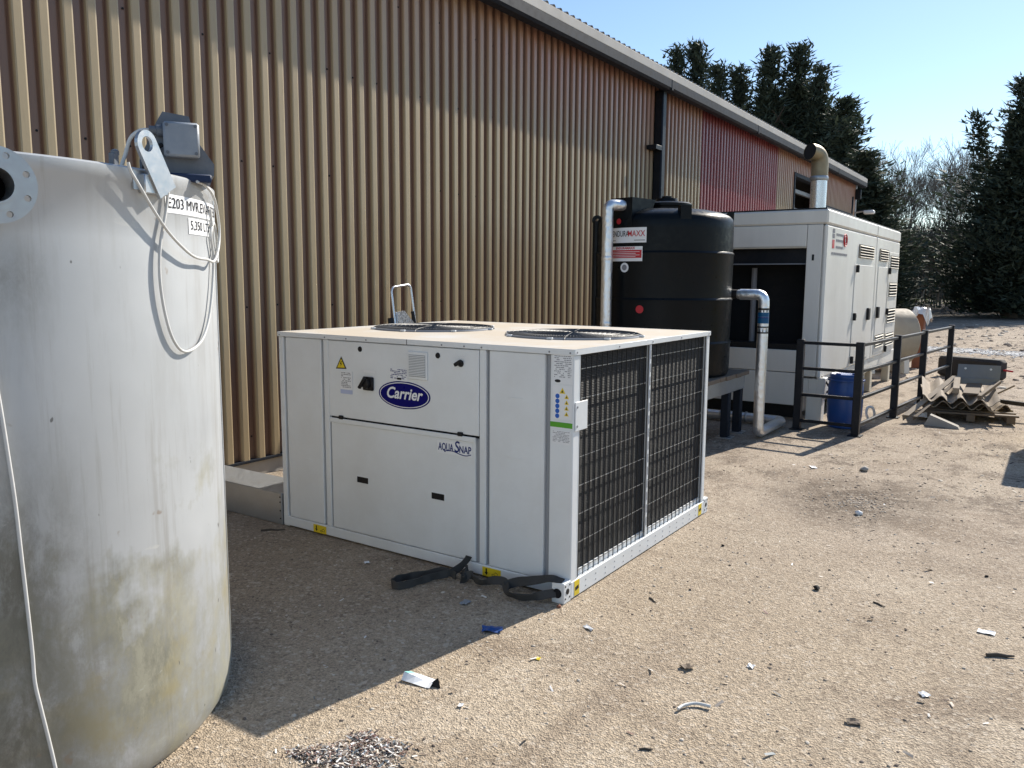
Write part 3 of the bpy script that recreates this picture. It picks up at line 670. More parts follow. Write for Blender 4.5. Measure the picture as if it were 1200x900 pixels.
# coil side
for i,(ya,yb) in enumerate(((.070,.930),(.962,UD-.052))):
    co=U('condenser_coil',-.072,-.024,ya,yb,.135,1.297,'coil',0)
    mb=MB(); n=15
    for q_ in range(n):
        yy=ya+.012+(yb-ya-.024)*q_/(n-1); mb.bar((-.006,yy,.10),(-.006,yy,1.297),.0038,.004,(1,0,0))
    kind(mb.build('guard_upright_wires','black',co,0,False),'stuff')
    mb=MB()
    for q_ in range(8):
        z=.135+.1555*q_; mb.bar((-.010,ya,z),(-.010,yb,z),.003,.003)
    kind(mb.build('guard_cross_wires','galv',co,0,False),'stuff')
    U('drip_tray',-.066,-.020,ya,yb,.099,.134,'unit',.002)
mb=MB()
mb.box(-.03,-.004,.934,.958,.099,1.297,.002); mu=mb.build('coil_mullion','unit',ch)
for q_ in range(14): mb=MB(); mb.box(-.0045,-.0028,.942,.950,.17+q_*.08,.17+q_*.08+.052); mb.build('mullion_slot','unit_in',mu)
U('terminal_plate',.001,.007,.012,.140,.905,1.058,'unit',.002)
mb=MB(); [mb.lathe([(.006,0),(.006,.002)],(.0072,.03,z),X,8) for z in (.93,1.03)]; mb.build('plate_screws','greytext',ch)
# ---- control door fittings
YF=-.0025
def plate(name,x0,x1,z0,z1,mat,parent,y=YF,th=.0012):
    mb=MB(); mb.box(x0,x1,y,y+th,z0,z1); return mb.build(name,mat,parent,0)
def ellipse(name,cx,cz,a,b,y,mat,parent,n=48):
    mb=MB(); mb.prism([(cx+a*math.cos(2*PI*i/n),cz+b*math.sin(2*PI*i/n)) for i in range(n)],lambda p,q_,h:(p,y-h,q_),.0008); return mb.build(name,mat,parent,0)
def lines(name,x0,x1,z0,z1,nl,mat,parent,y=YF-.0012,fill=.45,seed=1):
    rr=random.Random(seed); mb=MB(); dz=(z1-z0)/nl
    for i in range(nl):
        x=x0
        while x<x1-.004:
            ww=rr.uniform(.004,.02); e=min(x+ww,x1)
            if rr.random()<.8: mb.add([(x,y,z1-i*dz-dz*fill),(e,y,z1-i*dz-dz*fill),(e,y,z1-i*dz),(x,y,z1-i*dz)],[(0,1,2,3)])
            x=e+.003
        if rr.random()<.15: pass
    return kind(mb.build(name,mat,parent,0),'stuff')
bx,bz=-1.152,.998
bd=ellipse('maker_badge',bx,bz,.203,.083,-.0006,'blueprint',ud); ellipse('badge_ring',bx,bz,.193,.0755,-.0016,'white',bd); ellipse('badge_field',bx,bz,.187,.0705,-.0026,'blueprint',bd)
text('lettering','Carrier',.094,'white',bd,(bx-.004,-.0042,bz+.006),X,Z,shear=.28,off=.0022,sx=.98)
for a,b in ((-.072,.1),): pass
vt=MB(); vt.box(-1.114,-.967,-.010,0,1.098,1.264,.006); vo=vt.build('vent_grille','unit',ud,30)
mb=MB(); mb.box(-1.104,-.979,-.0115,-.0095,1.116,1.244); mb.build('vent_shadow_box','unit_in',vo)
mb=MB()
for i in range(13): 
    z=1.121+i*.0095; mb.obox((-1.0415,-.0135,z+.003),X,Y,Z,.062,.0025,.0026)
kind(mb.build('vent_slats','unit',vo),'stuff')
for xx,zz in ((-1.507,1.253),(-.893,1.249)):
    mb=MB(); mb.lathe([(.017,0),(.016,.003),(.010,.0035)],(xx,-.0005,zz),-Y,20); mb.build('door_lock','black',ud)
tr=MB(); tr.prism([(-1.720,1.119),(-1.626,1.123),(-1.671,1.199)],lambda p,q_,h:(p,-.0004-h,q_),.0008); t1=tr.build('warning_triangle','black',ud,0)
tr=MB(); tr.prism([(-1.707,1.127),(-1.639,1.130),(-1.6715,1.184)],lambda p,q_,h:(p,-.0015-h,q_),.0006); tr.build('triangle_face','yellow',t1,0)
tr=MB(); tr.prism([(-1.672,1.169),(-1.682,1.150),(-1.672,1.149),(-1.677,1.133),(-1.664,1.154),(-1.673,1.155),(-1.664,1.168)],lambda p,q_,h:(p,-.0024-h,q_),.0004); tr.build('lightning_bolt','black',t1,0)
s1=plate('notice_sticker',-1.680,-1.576,.966,1.110,'white',ud); plate('sticker_footer',-1.680,-1.576,.966,.992,'pale_blue',s1,YF-.001,.0006)
lines('small_print',-1.672,-1.588,1.0,1.10,10,'greytext',s1,seed=3)
plate('switch_label',-1.478,-1.380,1.112,1.127,'white',ud)
sw=MB(); sw.box(-1.478,-1.393,-.018,0,1.004,1.088,.006); sb=sw.build('isolator_switch','black',ud); mb=MB(); mb.lathe([(.030,0),(.028,.02),(.02,.024)],(-1.436,-.018,1.046),-Y,20); mb.obox((-1.452,-.045,1.052),(X*.8+Z*-.6).normalized(),Y,(Z*.8+X*.6).normalized(),.010,.010,.042,.004); mb.build('switch_handle','black',sb)
s2=plate('rating_sticker',-1.263,-1.120,1.080,1.155,'white',ud); lines('small_print',-1.256,-1.128,1.088,1.150,6,'navy',s2,seed=5)
mb=MB(); mb.box(-1.203,-1.170,YF-.0016,YF-.0008,1.088,1.100); mb.build('bar_code','black',s2)
kb=MB(); kb.lathe([(.020,0),(.019,.006),(.014,.010)],(-.727,-.0005,1.214),-Y,20); k0=kb.build('control_knob','black',ud); mb=MB(); mb.obox((-.735,-.018,1.217),(X*.7+Z*.4).normalized(),Y,(Z*.7-X*.4).normalized(),.026,.010,.010,.003); mb.build('knob_lever','black',k0)
lines('knob_print',-.78,-.68,1.24,1.262,2,'white',ud,y=-.0012,seed=8)
for xx in (-1.678,-.729):
    mb=MB(); mb.box(xx-.018,xx+.018,-.014,.002,.800,.824,.004); mb.build('door_hinge','black',ud)
# ---- service door
for xx,zz in ((-1.504,.430),(-.898,.421)):
    mb=MB(); mb.box(xx-.047,xx+.047,-.001,.002,zz-.0185,zz+.0185); sl_=mb.build('hand_slot','black',ld); 
    mb=MB(); mb.box(xx-.053,xx-.048,-.0015,.002,zz-.024,zz+.024); mb.box(xx+.048,xx+.053,-.0015,.002,zz-.024,zz+.024); mb.box(xx-.048,xx+.048,-.0015,.002,zz+.019,zz+.024); mb.box(xx-.048,xx+.048,-.0015,.002,zz-.024,zz-.019); mb.build('slot_rim','unit',sl_)
aq=plate('model_badge',-.902,-.648,.683,.760,'white',ld,-.0005,.0008)
text('lettering','AQUA',.062,'navy',aq,(-.892,-.0018,.722),X,Z,off=.0012,align='LEFT',fit=.112)
text('lettering','S',.092,'navy',aq,(-.776,-.0018,.731),X,Z,off=.0012,align='LEFT',shear=.1,fit=.036)
text('lettering','NAP',.058,'navy',aq,(-.741,-.0018,.721),X,Z,off=.0012,align='LEFT',fit=.085)
pts=smoothpath([(-.84,-.0012,.702),(-.79,-.0012,.706),(-.73,-.0012,.693),(-.69,-.0012,.690),(-.655,-.0012,.700)],6); mb=MB(); mb.ribbon(pts,[Z]*len(pts),.005,.0012); mb.build('badge_swoosh','navy',aq)
# ---- stickers on the corner post
p1=plate('data_plate',-.122,-.006,1.150,1.312,'white',ch,-.0016); lines('small_print',-.116,-.014,1.178,1.305,13,'greytext',p1,-.0026,.4,11); ellipse('maker_mark',-.095,1.164,.018,.008,-.0018,'black',p1,20)
p2=plate('safety_sticker',-.124,-.008,.966,1.142,'white',ch,-.0016)
for i in range(5):
    mb=MB(); mb.lathe([(.0125,0),(.0125,.0006)],(-.095,-.0018,1.085-i*.026),-Y,18); mb.build('blue_symbol','midblue',p2)
for j,(xx,zz,s_) in enumerate([(-.066,1.112,.018)]+[(-.040,1.083-i*.030,.0135) for i in range(4)]):
    tr=MB(); tr.prism([(xx-s_,zz-s_*.7),(xx+s_,zz-s_*.7),(xx,zz+s_)],lambda p,q_,h:(p,-.0018-h,q_),.0005); ty=tr.build('hazard_symbol','yellow',p2,0)
    tr=MB(); tr.prism([(xx-s_*.35,zz-s_*.4),(xx+s_*.35,zz-s_*.4),(xx,zz+s_*.4)],lambda p,q_,h:(p,-.0026-h,q_),.0003); tr.build('hazard_mark','black',ty,0)
gp=plate('green_sticker',-.137,-.004,.921,.948,'green',ch,-.0016)
p4=plate('table_sticker',-.126,-.010,.832,.905,'white',ch,-.0016); lines('small_print',-.120,-.018,.84,.90,8,'greytext',p4,-.0026,.35,14)
# ---- yellow lifting labels
for x0,x1,z0,z1 in ((-1.963,-1.842,.014,.066),(-.575,-.448,.014,.066)):
    yl=plate('lifting_label',x0,x1,z0,z1,'yellow',ch,-.0016)
    mb=MB(); xa=x0+.028; mb.prism([(xa-.005,z1-.006),(xa+.005,z1-.006),(xa+.005,z0+.024),(xa+.012,z0+.024),(xa,z0+.007),(xa-.012,z0+.024),(xa-.005,z0+.024)],lambda p,q_,h:(p,-.0018-h,q_),.0004); mb.build('arrow_print','black',yl,0)
    mb=MB(); xa=x0+.065; pts=[(xa,-.002,z0+.012),(xa+.012,-.002,z0+.010),(xa+.022,-.002,z0+.016),(xa+.038,-.002,z0+.012),(xa+.040,-.002,z0+.026),(xa+.026,-.002,z0+.034),(xa+.020,-.002,z0+.024),(xa,-.002,z0+.018)]; mb.tube(pts,.0014,4); mb.build('hook_print','black',yl,0)
for y0,y1 in ((.034,.088),(1.825,1.884)):
    mb=MB(); mb.box(.0038,.0050,y0,y1,.012,.094); yl=mb.build('lifting_label','yellow',ch,0)
    mb=MB(); mb.obox((.0054,(y0+y1)/2,.052),X,(Y+Z*.2).normalized(),(Z-Y*.2).normalized(),.0003,.018,.010); mb.build('hook_print','black',yl,0)
# ================================================================== STRAPS, BEAM, HAND TRUCK
mb=MB()
P=smoothpath([(-.655,-.022,.115),(-.665,-.035,.09),(-.69,-.085,.05),(-.725,-.15,.034),(-.765,-.225,.030),(-.79,-.31,.026),(-.815,-.385,.026),(-.845,-.425,.026),(-.895,-.405,.026),(-.905,-.345,.026),(-.875,-.275,.027),(-.815,-.205,.031),(-.755,-.145,.045),(-.70,-.115,.028),(-.672,-.12,.02)],6)
ups=[(Z+Vector((math.sin(i*.9)*.25,math.cos(i*.7)*.25,0))).normalized() if i>8 else (Y*-.5+Z).normalized() for i in range(len(P))]
mb.ribbon(P,ups,.044,.005); tag(mb.build('lifting_strap','strap',None,60),'dark webbing strap knotted into a loop on the shaded ground by the chiller','strap')
mb=MB()
P=smoothpath([(-.655,-.085,.022),(-.640,-.065,.055),(-.615,-.085,.050),(-.60,-.125,.028),(-.62,-.135,.020),(-.585,-.10,.045),(-.54,-.115,.030),(-.48,-.125,.032),(-.42,-.105,.050),(-.36,-.095,.052),(-.315,-.135,.030),(-.26,-.175,.028),(-.19,-.175,.030),(-.13,-.135,.036),(-.075,-.098,.050),(-.042,-.070,.055)],6)
rr=random.Random(4); ups=[(Z+Vector((math.sin(i*.35)*.9,math.cos(i*.23)*.6,0))).normalized() for i in range(len(P))]
mb.ribbon(P,ups,.046,.005); tag(mb.build('lifting_strap','strap',None,60),'twisted dark webbing strap threaded into the near lifting foot of the chiller','strap')
mb=MB()
P=smoothpath([(-.345,-.11,.040),(-.29,-.075,.060),(-.22,-.070,.080),(-.15,-.060,.100),(-.09,-.055,.118),(-.045,-.050,.1165),(-.018,-.045,.1165)],6)
ups=[(Z*(1-i/len(P))+Y*(i/len(P))+Y*.1).normalized() for i in range(len(P))]
mb.ribbon(P,ups,.05,.005); tag(mb.build('lifting_strap','strap',None,60),'end of dark webbing strap lying over top of the near lifting foot','strap')
# galvanised plinth beam
mb=MB(); mb.box(-3.55,-2.275,.0,.315,0,.222,.006); o=mb.build('steel_beam','galv',None,30); tag(o,'galvanised box beam lying on the ground between wall and chiller','beam')
mb=MB()
for z in (.045,.10,.16,.195): mb.lathe([(.006,0),(.006,.002)],(-2.29,-.001,z),-Y,8)
mb.build('bolt_holes','black',o)
# hand truck
ht=thing('hand_truck','aluminium hand truck leaning upright against the tan ribbed wall','hand truck',(-3.3,2.5,0))
tl=R(9); A=lambda a,z,o=0: Vector((-3.18-z*math.tan(tl)*.9+o,2.50+a,z))
mb=MB(); mb.tube(elbow([A(-.155,.12),A(-.145,1.60),A(.145,1.63),A(.175,.12)],.06,7),.013,10); mb.build('frame','alu',ht,60)
for z in (.35,.75,1.12): mb=MB(); mb.tube([A(-.15,z),A(.165,z)],.011,8); mb.build('cross_bar','alu',ht,60)
mb=MB(); mb.prism([(-.14,1.14),(.10,1.25),(-.02,1.37),(-.13,1.36)],lambda a,b,h:A(a,b,.01+h),.02); mb.build('folded_plate','alu',ht)
mb=MB(); mb.box(-3.16,-2.93,2.32,2.68,.02,.03,.003); mb.build('toe_plate','alu',ht)
for a in (-.21,.23):
    mb=MB(); mb.lathe([(.03,-.02),(.09,-.025),(.11,-.018),(.11,.018),(.09,.025),(.03,.02)],(-3.26,2.5+a,.11),Y,20); mb.build('wheel','rubber',ht)
mb=MB(); mb.tube([A(-.17,1.30,-.03),A(-.18,1.14,-.02)],.03,8); mb.tube([A(.13,1.36,0),A(.15,1.15,0)],.018,8); mb.build('stair_bracket','darksteel',ht)
# ================================================================== BLACK POLY TANK ON STAND
BC=Vector((-1.50,4.53,0)); BR=.722; SZ=.70
def bp(deg,z,rad=BR): return BC+Vector((math.cos(R(deg))*rad,math.sin(R(deg))*rad,z))
sd=thing('tank_stand','galvanised steel stand with timber deck under the black plastic tank','stand',(-1.5,4.5,0))
sx0,sx1,sy0,sy1=-2.24,-.80,3.80,5.27
for (a,b,c,d) in ((sx1-.06,sx1,sy0,sy1),(sx0,sx0+.06,sy0,sy1)):
    mb=MB(); mb.box(a,b,c,d,SZ-.20,SZ-.045,.006); mb.build('side_beam','galv',sd)
for (c,d) in ((sy0+.02,sy0+.08),(sy1-.08,sy1-.02)):
    mb=MB(); mb.box(sx0+.06,sx1-.06,c,d,SZ-.19,SZ-.05,.006); mb.build('cross_beam','galv',sd)
for yy in (sy0+.1,4.84,sy1-.04):
    for xx in (sx0+.01,sx1-.10):
        mb=MB(); mb.box(xx,xx+.085,yy-.045,yy+.045,.012,SZ-.201,.006); lg_=mb.build('leg','slate',sd); mb=MB(); mb.box(xx-.04,xx+.125,yy-.085,yy+.085,0,.012,.002); mb.build('foot_plate','galv',lg_)  # dark colour on the legs stands in for shade under the deck
n=10
for i in range(n):
    a=sy0-.03+(sy1+.06-sy0)*i/n; b=a+(sy1+.06-sy0)/n-.006
    mb=MB(); mb.box(sx0-.02,sx1+.045+random.uniform(-.01,.01),a,b,SZ-.044,SZ,.004); mb.build('deck_plank','wood',sd)
bt=thing('water_tank','black plastic upright water tank with domed top standing on steel stand','tank',BC+Vector((0,0,SZ)))
mb=MB(); pr=[(BR-.10,SZ),(BR-.02,SZ+.008),(BR,SZ+.05)]
for z in (1.06,1.50,1.965):
    pr+=[(BR+.004,z-.03),(BR+.010,z-.008),(BR+.004,z+.004),(BR-.004,z+.012)]
pr+=[(BR-.003,2.20),(BR-.004,2.27),(BR-.018,2.315),(BR-.05,2.345),(BR-.12,2.375),(BR-.25,2.405),(BR-.42,2.42),(.05,2.42)]
mb.lathe(pr,BC,Z,96); mb.build('body','poly',bt,35)
mb=MB(); mb.lathe([(.245,2.415),(.25,2.455),(.265,2.46),(.265,2.485),(.24,2.50),(.12,2.51),(.11,2.545),(.05,2.55)],BC+Vector((.0,.05,0)),Z,40); ld_=mb.build('lid','poly',bt,35)
mb=MB(); mb.lathe([(.055,2.53),(.055,2.57),(.03,2.575)],BC+Vector((0,.05,0)),Z,10); mb.build('lid_vent','poly',ld_)
# square inlet boss at the near left, two lifting ears
bd_=(Vector((CAM.x,CAM.y,0))-BC).normalized(); ba=math.degrees(math.atan2(bd_.y,bd_.x))
def earmesh(name,deg,wd,dp,z0,z1,inn):
    n_=Vector((math.cos(R(deg)),math.sin(R(deg)),0)); t_=Vector((-n_.y,n_.x,0)); mb=MB()
    o_=bp(deg,0,BR-.008); V=[]
    for s_ in (-1,1): V+=[o_+t_*s_*wd+Z*z0,o_+t_*s_*wd+Z*z1,o_-n_*dp+t_*s_*wd*.9+Z*z1,o_-n_*inn+t_*s_*wd*.9+Z*(z0+.02)]
    mb.add(V,[(0,1,2,3),(4,7,6,5),(0,4,5,1),(1,5,6,2),(2,6,7,3),(3,7,4,0)]); return mb.build(name,'poly',bt,30)
earmesh('inlet_boss',ba-36,.13,.40,2.22,2.50,.26)
earmesh('lifting_ear',ba+17,.055,.10,2.26,2.415,.16); earmesh('lifting_ear',ba+92,.045,.06,2.28,2.40,.12); 
o_=bp(ba-78,2.31,BR-.01); mb=MB(); mb.lathe([(.020,-.02),(.055,-.02),(.055,.02),(.020,.02),(.020,-.02)],o_,bd_,18,False); mb.build('lifting_ear','poly',bt)
mb=MB(); mb.tube([bp(ba-77,SZ+.02,BR-.005),bp(ba-77,2.30,BR-.005)],.045,8); mb.build('moulded_rib','poly',bt)
def bplate(name,a0,a1,z0,z1,mat,parent,off=.002,n=8):
    mb=MB(); V=[]
    for i in range(n+1):
        a=a0+(a1-a0)*i/n; V+=[bp(a,z0,BR+off),bp(a,z1,BR+off)]
    mb.add(V,[(2*i,2*i+2,2*i+3,2*i+1) for i in range(n)]); return mb.build(name,mat,parent,40)
def bhit(px,py,rad=BR):
    d=ray(px,py); ox,oy=CAM.x-BC.x,CAM.y-BC.y; a=d.x**2+d.y**2; b=ox*d.x+oy*d.y; c=ox*ox+oy*oy-rad*rad; t=(-b-math.sqrt(max(b*b-a*c,0)))/a; p=CAM+d*t
    return math.degrees(math.atan2(p.y-BC.y,p.x-BC.x)),p.z
def bw(a0,zc,off): return lambda x,y: bp(a0+math.degrees(x/BR),zc+y,BR+off)
aR,zT=bhit(758,266); _,zB=bhit(757,284); aL,_=bhit(716,270); aL-=3
m1=bplate('maker_sign',aL,aR,zB,zT,'white',bt); lab=bhit(717,275)[0]
L_=BR*R(aR-lab)
text('lettering','ENDURA',L_*.20,'black',m1,(0,0,0),X,Y,fit=L_*.50,align='LEFT',off=.0002,wrap=bw(lab+1.2,zB*.42+zT*.58,.005))
text('lettering','MAXX',L_*.20,'red',m1,(0,0,0),X,Y,fit=L_*.44,align='RIGHT',off=.0004,wrap=bw(aR-1.2,zB*.42+zT*.58,.005))
mb=MB()
for a0,a1 in ((lab,lab+5),(aR-10,aR-1)):
    V=[]
    for i in range(5):
        a=a0+(a1-a0)*i/4; V+=[bp(a,zB+.020,BR+.0045),bp(a,zB+.027,BR+.0045)]
    mb.add(V,[(2*i,2*i+2,2*i+3,2*i+1) for i in range(4)])
mb.build('small_print','greytext',m1)
aR2,zT2=bhit(753.5,288.5); _,zB2=bhit(753,306)
m2=bplate('warning_sign',aL,aR2,zB2,zT2,'white',bt,.012); h2=zT2-zB2; bplate('red_panel',aL,aR2-.7,zB2+h2*.22,zB2+h2*.76,'red',m2,.014)
text('lettering','ENDURAMAXX',h2*.22,'red',m2,(0,0,0),X,Y,align='CENTER',off=.001,wrap=bw((lab+aR2)/2,zT2-h2*.12,.015))
lnm=MB()
for i in range(4):
    V=[]
    for j in range(6):
        a=lab+.8+(aR2-lab-3)*j/5*(1-.12*(i%2)); z=zB2+h2*(.62-.11*i); V+=[bp(a,z,BR+.016),bp(a,z+h2*.03,BR+.016)]
    lnm.add(V,[(2*j,2*j+2,2*j+3,2*j+1) for j in range(5)])
kind(lnm.build('small_print','white',m2),'stuff')
def bdisc(name,px,py,r,mat,parent=bt,off=.002):
    a,z=bhit(px,py); mb=MB(); mb.lathe([(r,0),(r,.002)],bp(a,z,BR+off),Vector((math.cos(R(a)),math.sin(R(a)),0)),20); return mb.build(name,mat,parent)
d_=bdisc('round_white_sticker',732,313.5,.048,'white'); bdisc('sticker_print',732,313.5,.028,'greytext',d_,.0045)
d_=bdisc('round_red_sticker',725.5,259.5,.029,'red'); bdisc('round_red_sticker',749.5,362.5,.040,'red')
# outlet fitting on the right flank
mb=MB(); mb.lathe([(.075,-.03),(.075,.04),(.05,.045),(.05,.12)],(-.93,4.93,1.545),X,16); mb.build('outlet_fitting','rubber',bt)
# ---- foil-clad pipes
def pipe(label,P,r,er,mat='foil'):
    t=thing('insulated_pipe',label,'pipe',P[0] if P[0][2]<P[-1][2] else P[-1]); mb=MB(); mb.tube(elbow(P,er,6),r,16); mb.build('foil_cladding',mat,t,60); return t
px0=ony(711.5,300,3.70).x
p1_=pipe('foil-wrapped pipe rising beside the maker sign of the black tank',[(px0,3.70,.05),(px0,3.70,2.425),(px0+.15,3.93,2.425)],.055,.06)
for z in (.6,1.25,1.9): mb=MB(); mb.lathe([(.0565,-.02),(.0575,-.018),(.0575,.018),(.0565,.02)],(px0,3.70,z),Z,16,False); mb.build('foil_tape','foil',p1_)
PX,PY=-.525,4.93
p2_=pipe('foil-wrapped pipe with blue band dropping from the black tank outlet to the ground',[(-.78,PY,1.545),(PX,PY,1.545),(PX,PY,.075),(PX,PY+.0,.075)][:3]+[(PX,PY+.92,.075),(-2.0,PY+.92,.075)],.056,.085)
mb=MB(); mb.tube([(-.86,PY,1.545),(-.775,PY,1.545)],.034,12); mb.lathe([(.045,-.015),(.05,0),(.045,.015)],(-.80,PY,1.545),X,12); mb.build('pipe_coupling','galv',p2_)
for z0,z1,mt in ((1.385,1.405,'black'),(1.315,1.36,'bandblue'),(1.30,1.314,'navy'),(1.245,1.30,'bandblue'),(1.20,1.215,'black'),(1.14,1.155,'black')):
    mb=MB(); mb.lathe([(.0572,z0),(.0572,z1)],(PX,PY,0),Z,20,False); mb.build('pipe_band','band_blue' if False else mt,p2_)
for k_ in range(10):
    a=2*PI*k_/10
    for z0,z1,s_ in ((1.362,1.384,1),(1.157,1.198,-1)):
        n_=Vector((math.cos(a),math.sin(a),0)); t_=Vector((-n_.y,n_.x,0)); c_=Vector((PX,PY,0))+n_*.058
        mb=MB(); mb.add([c_-t_*.006+Z*z0,c_+t_*.006+Z*z0,c_+t_*.006*(1 if s_>0 else .3)+Z*z1,c_-t_*.006*(1 if s_>0 else .3)+Z*z1],[(0,1,2,3)]); mb.build('band_mark','black',p2_)
for xx in (-.95,-1.25): 
    mb=MB(); mb.lathe([(.057,-.012),(.066,-.01),(.066,.01),(.057,.012)],(xx,PY+.92,.075),X,14,False); mb.build('pipe_clip','galv',p2_)
# ================================================================== GENERATOR
gx0,gx1,gy0,gy1,gzb,gzt=-1.78,-.24,6.30,11.48,.56,2.52
ge=thing('generator','large white enclosed generator set with louvres and roof exhaust stack','generator',((gx0+gx1)/2,(gy0+gy1)/2,0))
def Gb(name,x0,x1,y0,y1,z0,z1,mat='gen',b=.006,parent=None):
    mb=MB(); mb.box(x0,x1,y0,y1,z0,z1,b); return mb.build(name,mat,parent or ge,30)
GYM=9.40
Gb('inner_core',gx0+.05,gx1-.06,gy0+.42,gy1-.05,gzb,gzt-.1,'dark',0)
Gb('canopy_side',gx1-.05,gx1,gy0+.0,GYM-.012,gzb-.02,gzt-.175,'gen',.02); Gb('canopy_side',gx1-.05,gx1,GYM+.012,gy1,gzb-.02,gzt-.175,'gen',.02)
Gb('canopy_side',gx0,gx0+.05,gy0,gy1,gzb-.02,gzt-.175,'gen',.02)
Gb('roof_cap',gx0-.004,gx1+.004,gy0-.004,GYM-.012,gzt-.17,gzt,'gen',.02); Gb('roof_cap',gx0-.004,gx1+.004,GYM+.012,gy1+.004,gzt-.17,gzt,'gen',.02)
Gb('joint_strip',gx1-.06,gx1-.014,GYM-.013,GYM+.013,gzb,gzt-.02,'greytext',0)
Gb('roof_lip',gx0+.02,gx1-.02,gy0+.01,gy1-.01,gzt+.0005,gzt+.016,'darksteel',.003)
Gb('back_wall',gx0+.05,gx1-.05,gy1-.05,gy1-.002,gzb,gzt-.175)
# front: header, right jamb, opening, lower panels
Gb('front_header',gx0+.05,-.47,gy0,gy0+.05,2.095,gzt-.175); Gb('front_jamb',-.465,gx1-.052,gy0+.001,gy0+.05,gzb,gzt-.175); Gb('front_jamb',gx0+.052,gx0+.25,gy0+.001,gy0+.05,gzb,2.09)
Gb('opening_trim',gx0+.25,-.467,gy0-.004,gy0+.03,2.075,2.094,'cream',.003)
Gb('deflector_plate',gx0+.25,-.467,gy0+.10,gy0+.115,1.90,2.075,'darksteel',.002); Gb('deflector_lip',gx0+.25,-.467,gy0+.07,gy0+.10,1.885,1.90,'gutter',.002)
rg=Gb('radiator_core',gx0+.25,-.467,gy0+.36,gy0+.41,.86,1.885,'coil',0); Gb('radiator_sill',gx0+.25,-.467,gy0+.05,gy0+.36,.86,.93,'dark',0)
for z in (.98,1.2,1.42,1.64,1.86): pass
mb=MB(); mb.tube([(-1.16,gy0+.30,.93),(-1.16,gy0+.30,1.85)],.035,8); mb.build('radiator_pipe','greytext',ge)
Gb('opening_cheek',-.466,-.45,gy0+.05,gy0+.40,.86,2.09,'dark',0)
for z0,z1 in ((.60,.865),(.20,.592)): Gb('lower_panel',gx0+.06,-.49,gy0-.006,gy0+.03,z0,z1)
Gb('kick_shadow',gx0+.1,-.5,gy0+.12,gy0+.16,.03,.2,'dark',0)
# skid
Gb('skid_beam',gx1-.13,gx1-.02,gy0+.02,gy1+.25,.34,.538,'gen',.008); Gb('skid_beam',gx0+.02,gx0+.13,gy0+.02,gy1+.25,.34,.538,'gen',.008)
Gb('skid_end',gx0+.13,gx1-.13,gy0+.02,gy0+.10,.34,.538)
Gb('fuel_base',gx0+.14,gx1-.30,gy0+.5,gy1-.2,.05,.5,'gutter',.01)
for yy in (gy0-.01,gy0+1.8,gy0+3.4,gy1-.16): Gb('skid_foot',gx1-.14,gx1+.04 if yy<gy0+.1 else gx1-.03,yy,yy+.16,0,.338,'cream' if yy>7 else 'gen',.008)
Gb('base_side_panel',gx1-.10,gx1-.075,gy0+.9,gy0+3.2,.10,.339,'cream',.003)
Gb('corner_step',gx1-.03,gx1+.06,gy0+.02,gy0+.20,.30,.55,'gen',.01)
# doors on the long side
XS=gx1
def rim(name,y0,y1,z0,z1,parent):
    mb=MB(); mb.box(XS-.002,XS+.008,y0,y1,z0,z1,.004); return mb.build(name,'gen',parent,30)
dr=[rim('door',7.93,9.16,.60,1.915,ge),rim('door',9.60,10.42,.60,1.915,ge),rim('door',10.50,11.40,.60,2.16,ge)]
def louvre(y0,y1,z0,z1,xo=.0085):
    mb=MB(); mb.box(XS-.002,XS+xo,y0,y1,z0,z1,.002); lo=mb.build('louvre','dark',ge,0); mb=MB(); n=5; h=(z1-z0)/n
    for i in range(n):
        zc=z0+h*(i+.5); mb.obox((XS+xo+.008,(y0+y1)/2,zc-.004),Y,(X*.75-Z*.66).normalized(),(Z*.75+X*.66).normalized(),(y1-y0)/2-.015,.010,.003)
    mb.box(XS+xo,XS+xo+.006,y0-.01,y0+.012,z0,z1); mb.box(XS+xo,XS+xo+.006,y1-.012,y1+.01,z0,z1)
    kind(mb.build('louvre_slats','cream',lo,0),'stuff')
for v in ((8.14,9.14,2.01,2.19),(9.66,10.36,2.0,2.185),(10.60,11.36,1.90,2.11),(10.60,11.32,1.45,1.68),(10.56,11.32,1.02,1.26),(9.64,10.34,.68,.88),(10.52,11.30,.65,.86)): louvre(*v)
def handle(y,z,h=.10,w_=.05):
    mb=MB(); mb.box(XS+.008,XS+.045,y-w_/2,y+w_/2,z-h/2,z+h/2,.006); mb.build('door_handle','black',ge)
for y,z in ((8.0,1.86),(10.50,1.86),(7.97,1.22),(10.47,1.22),(7.95,.64),(10.52,.62)): handle(y,z)
for y,z in ((8.92,1.23),(9.66,1.23)): handle(y,z,.17,.12)
for y in (8.03,): mb=MB(); mb.box(XS+.008,XS+.03,y-.06,y+.06,1.20,1.24,.004); mb.build('door_handle','black',ge)
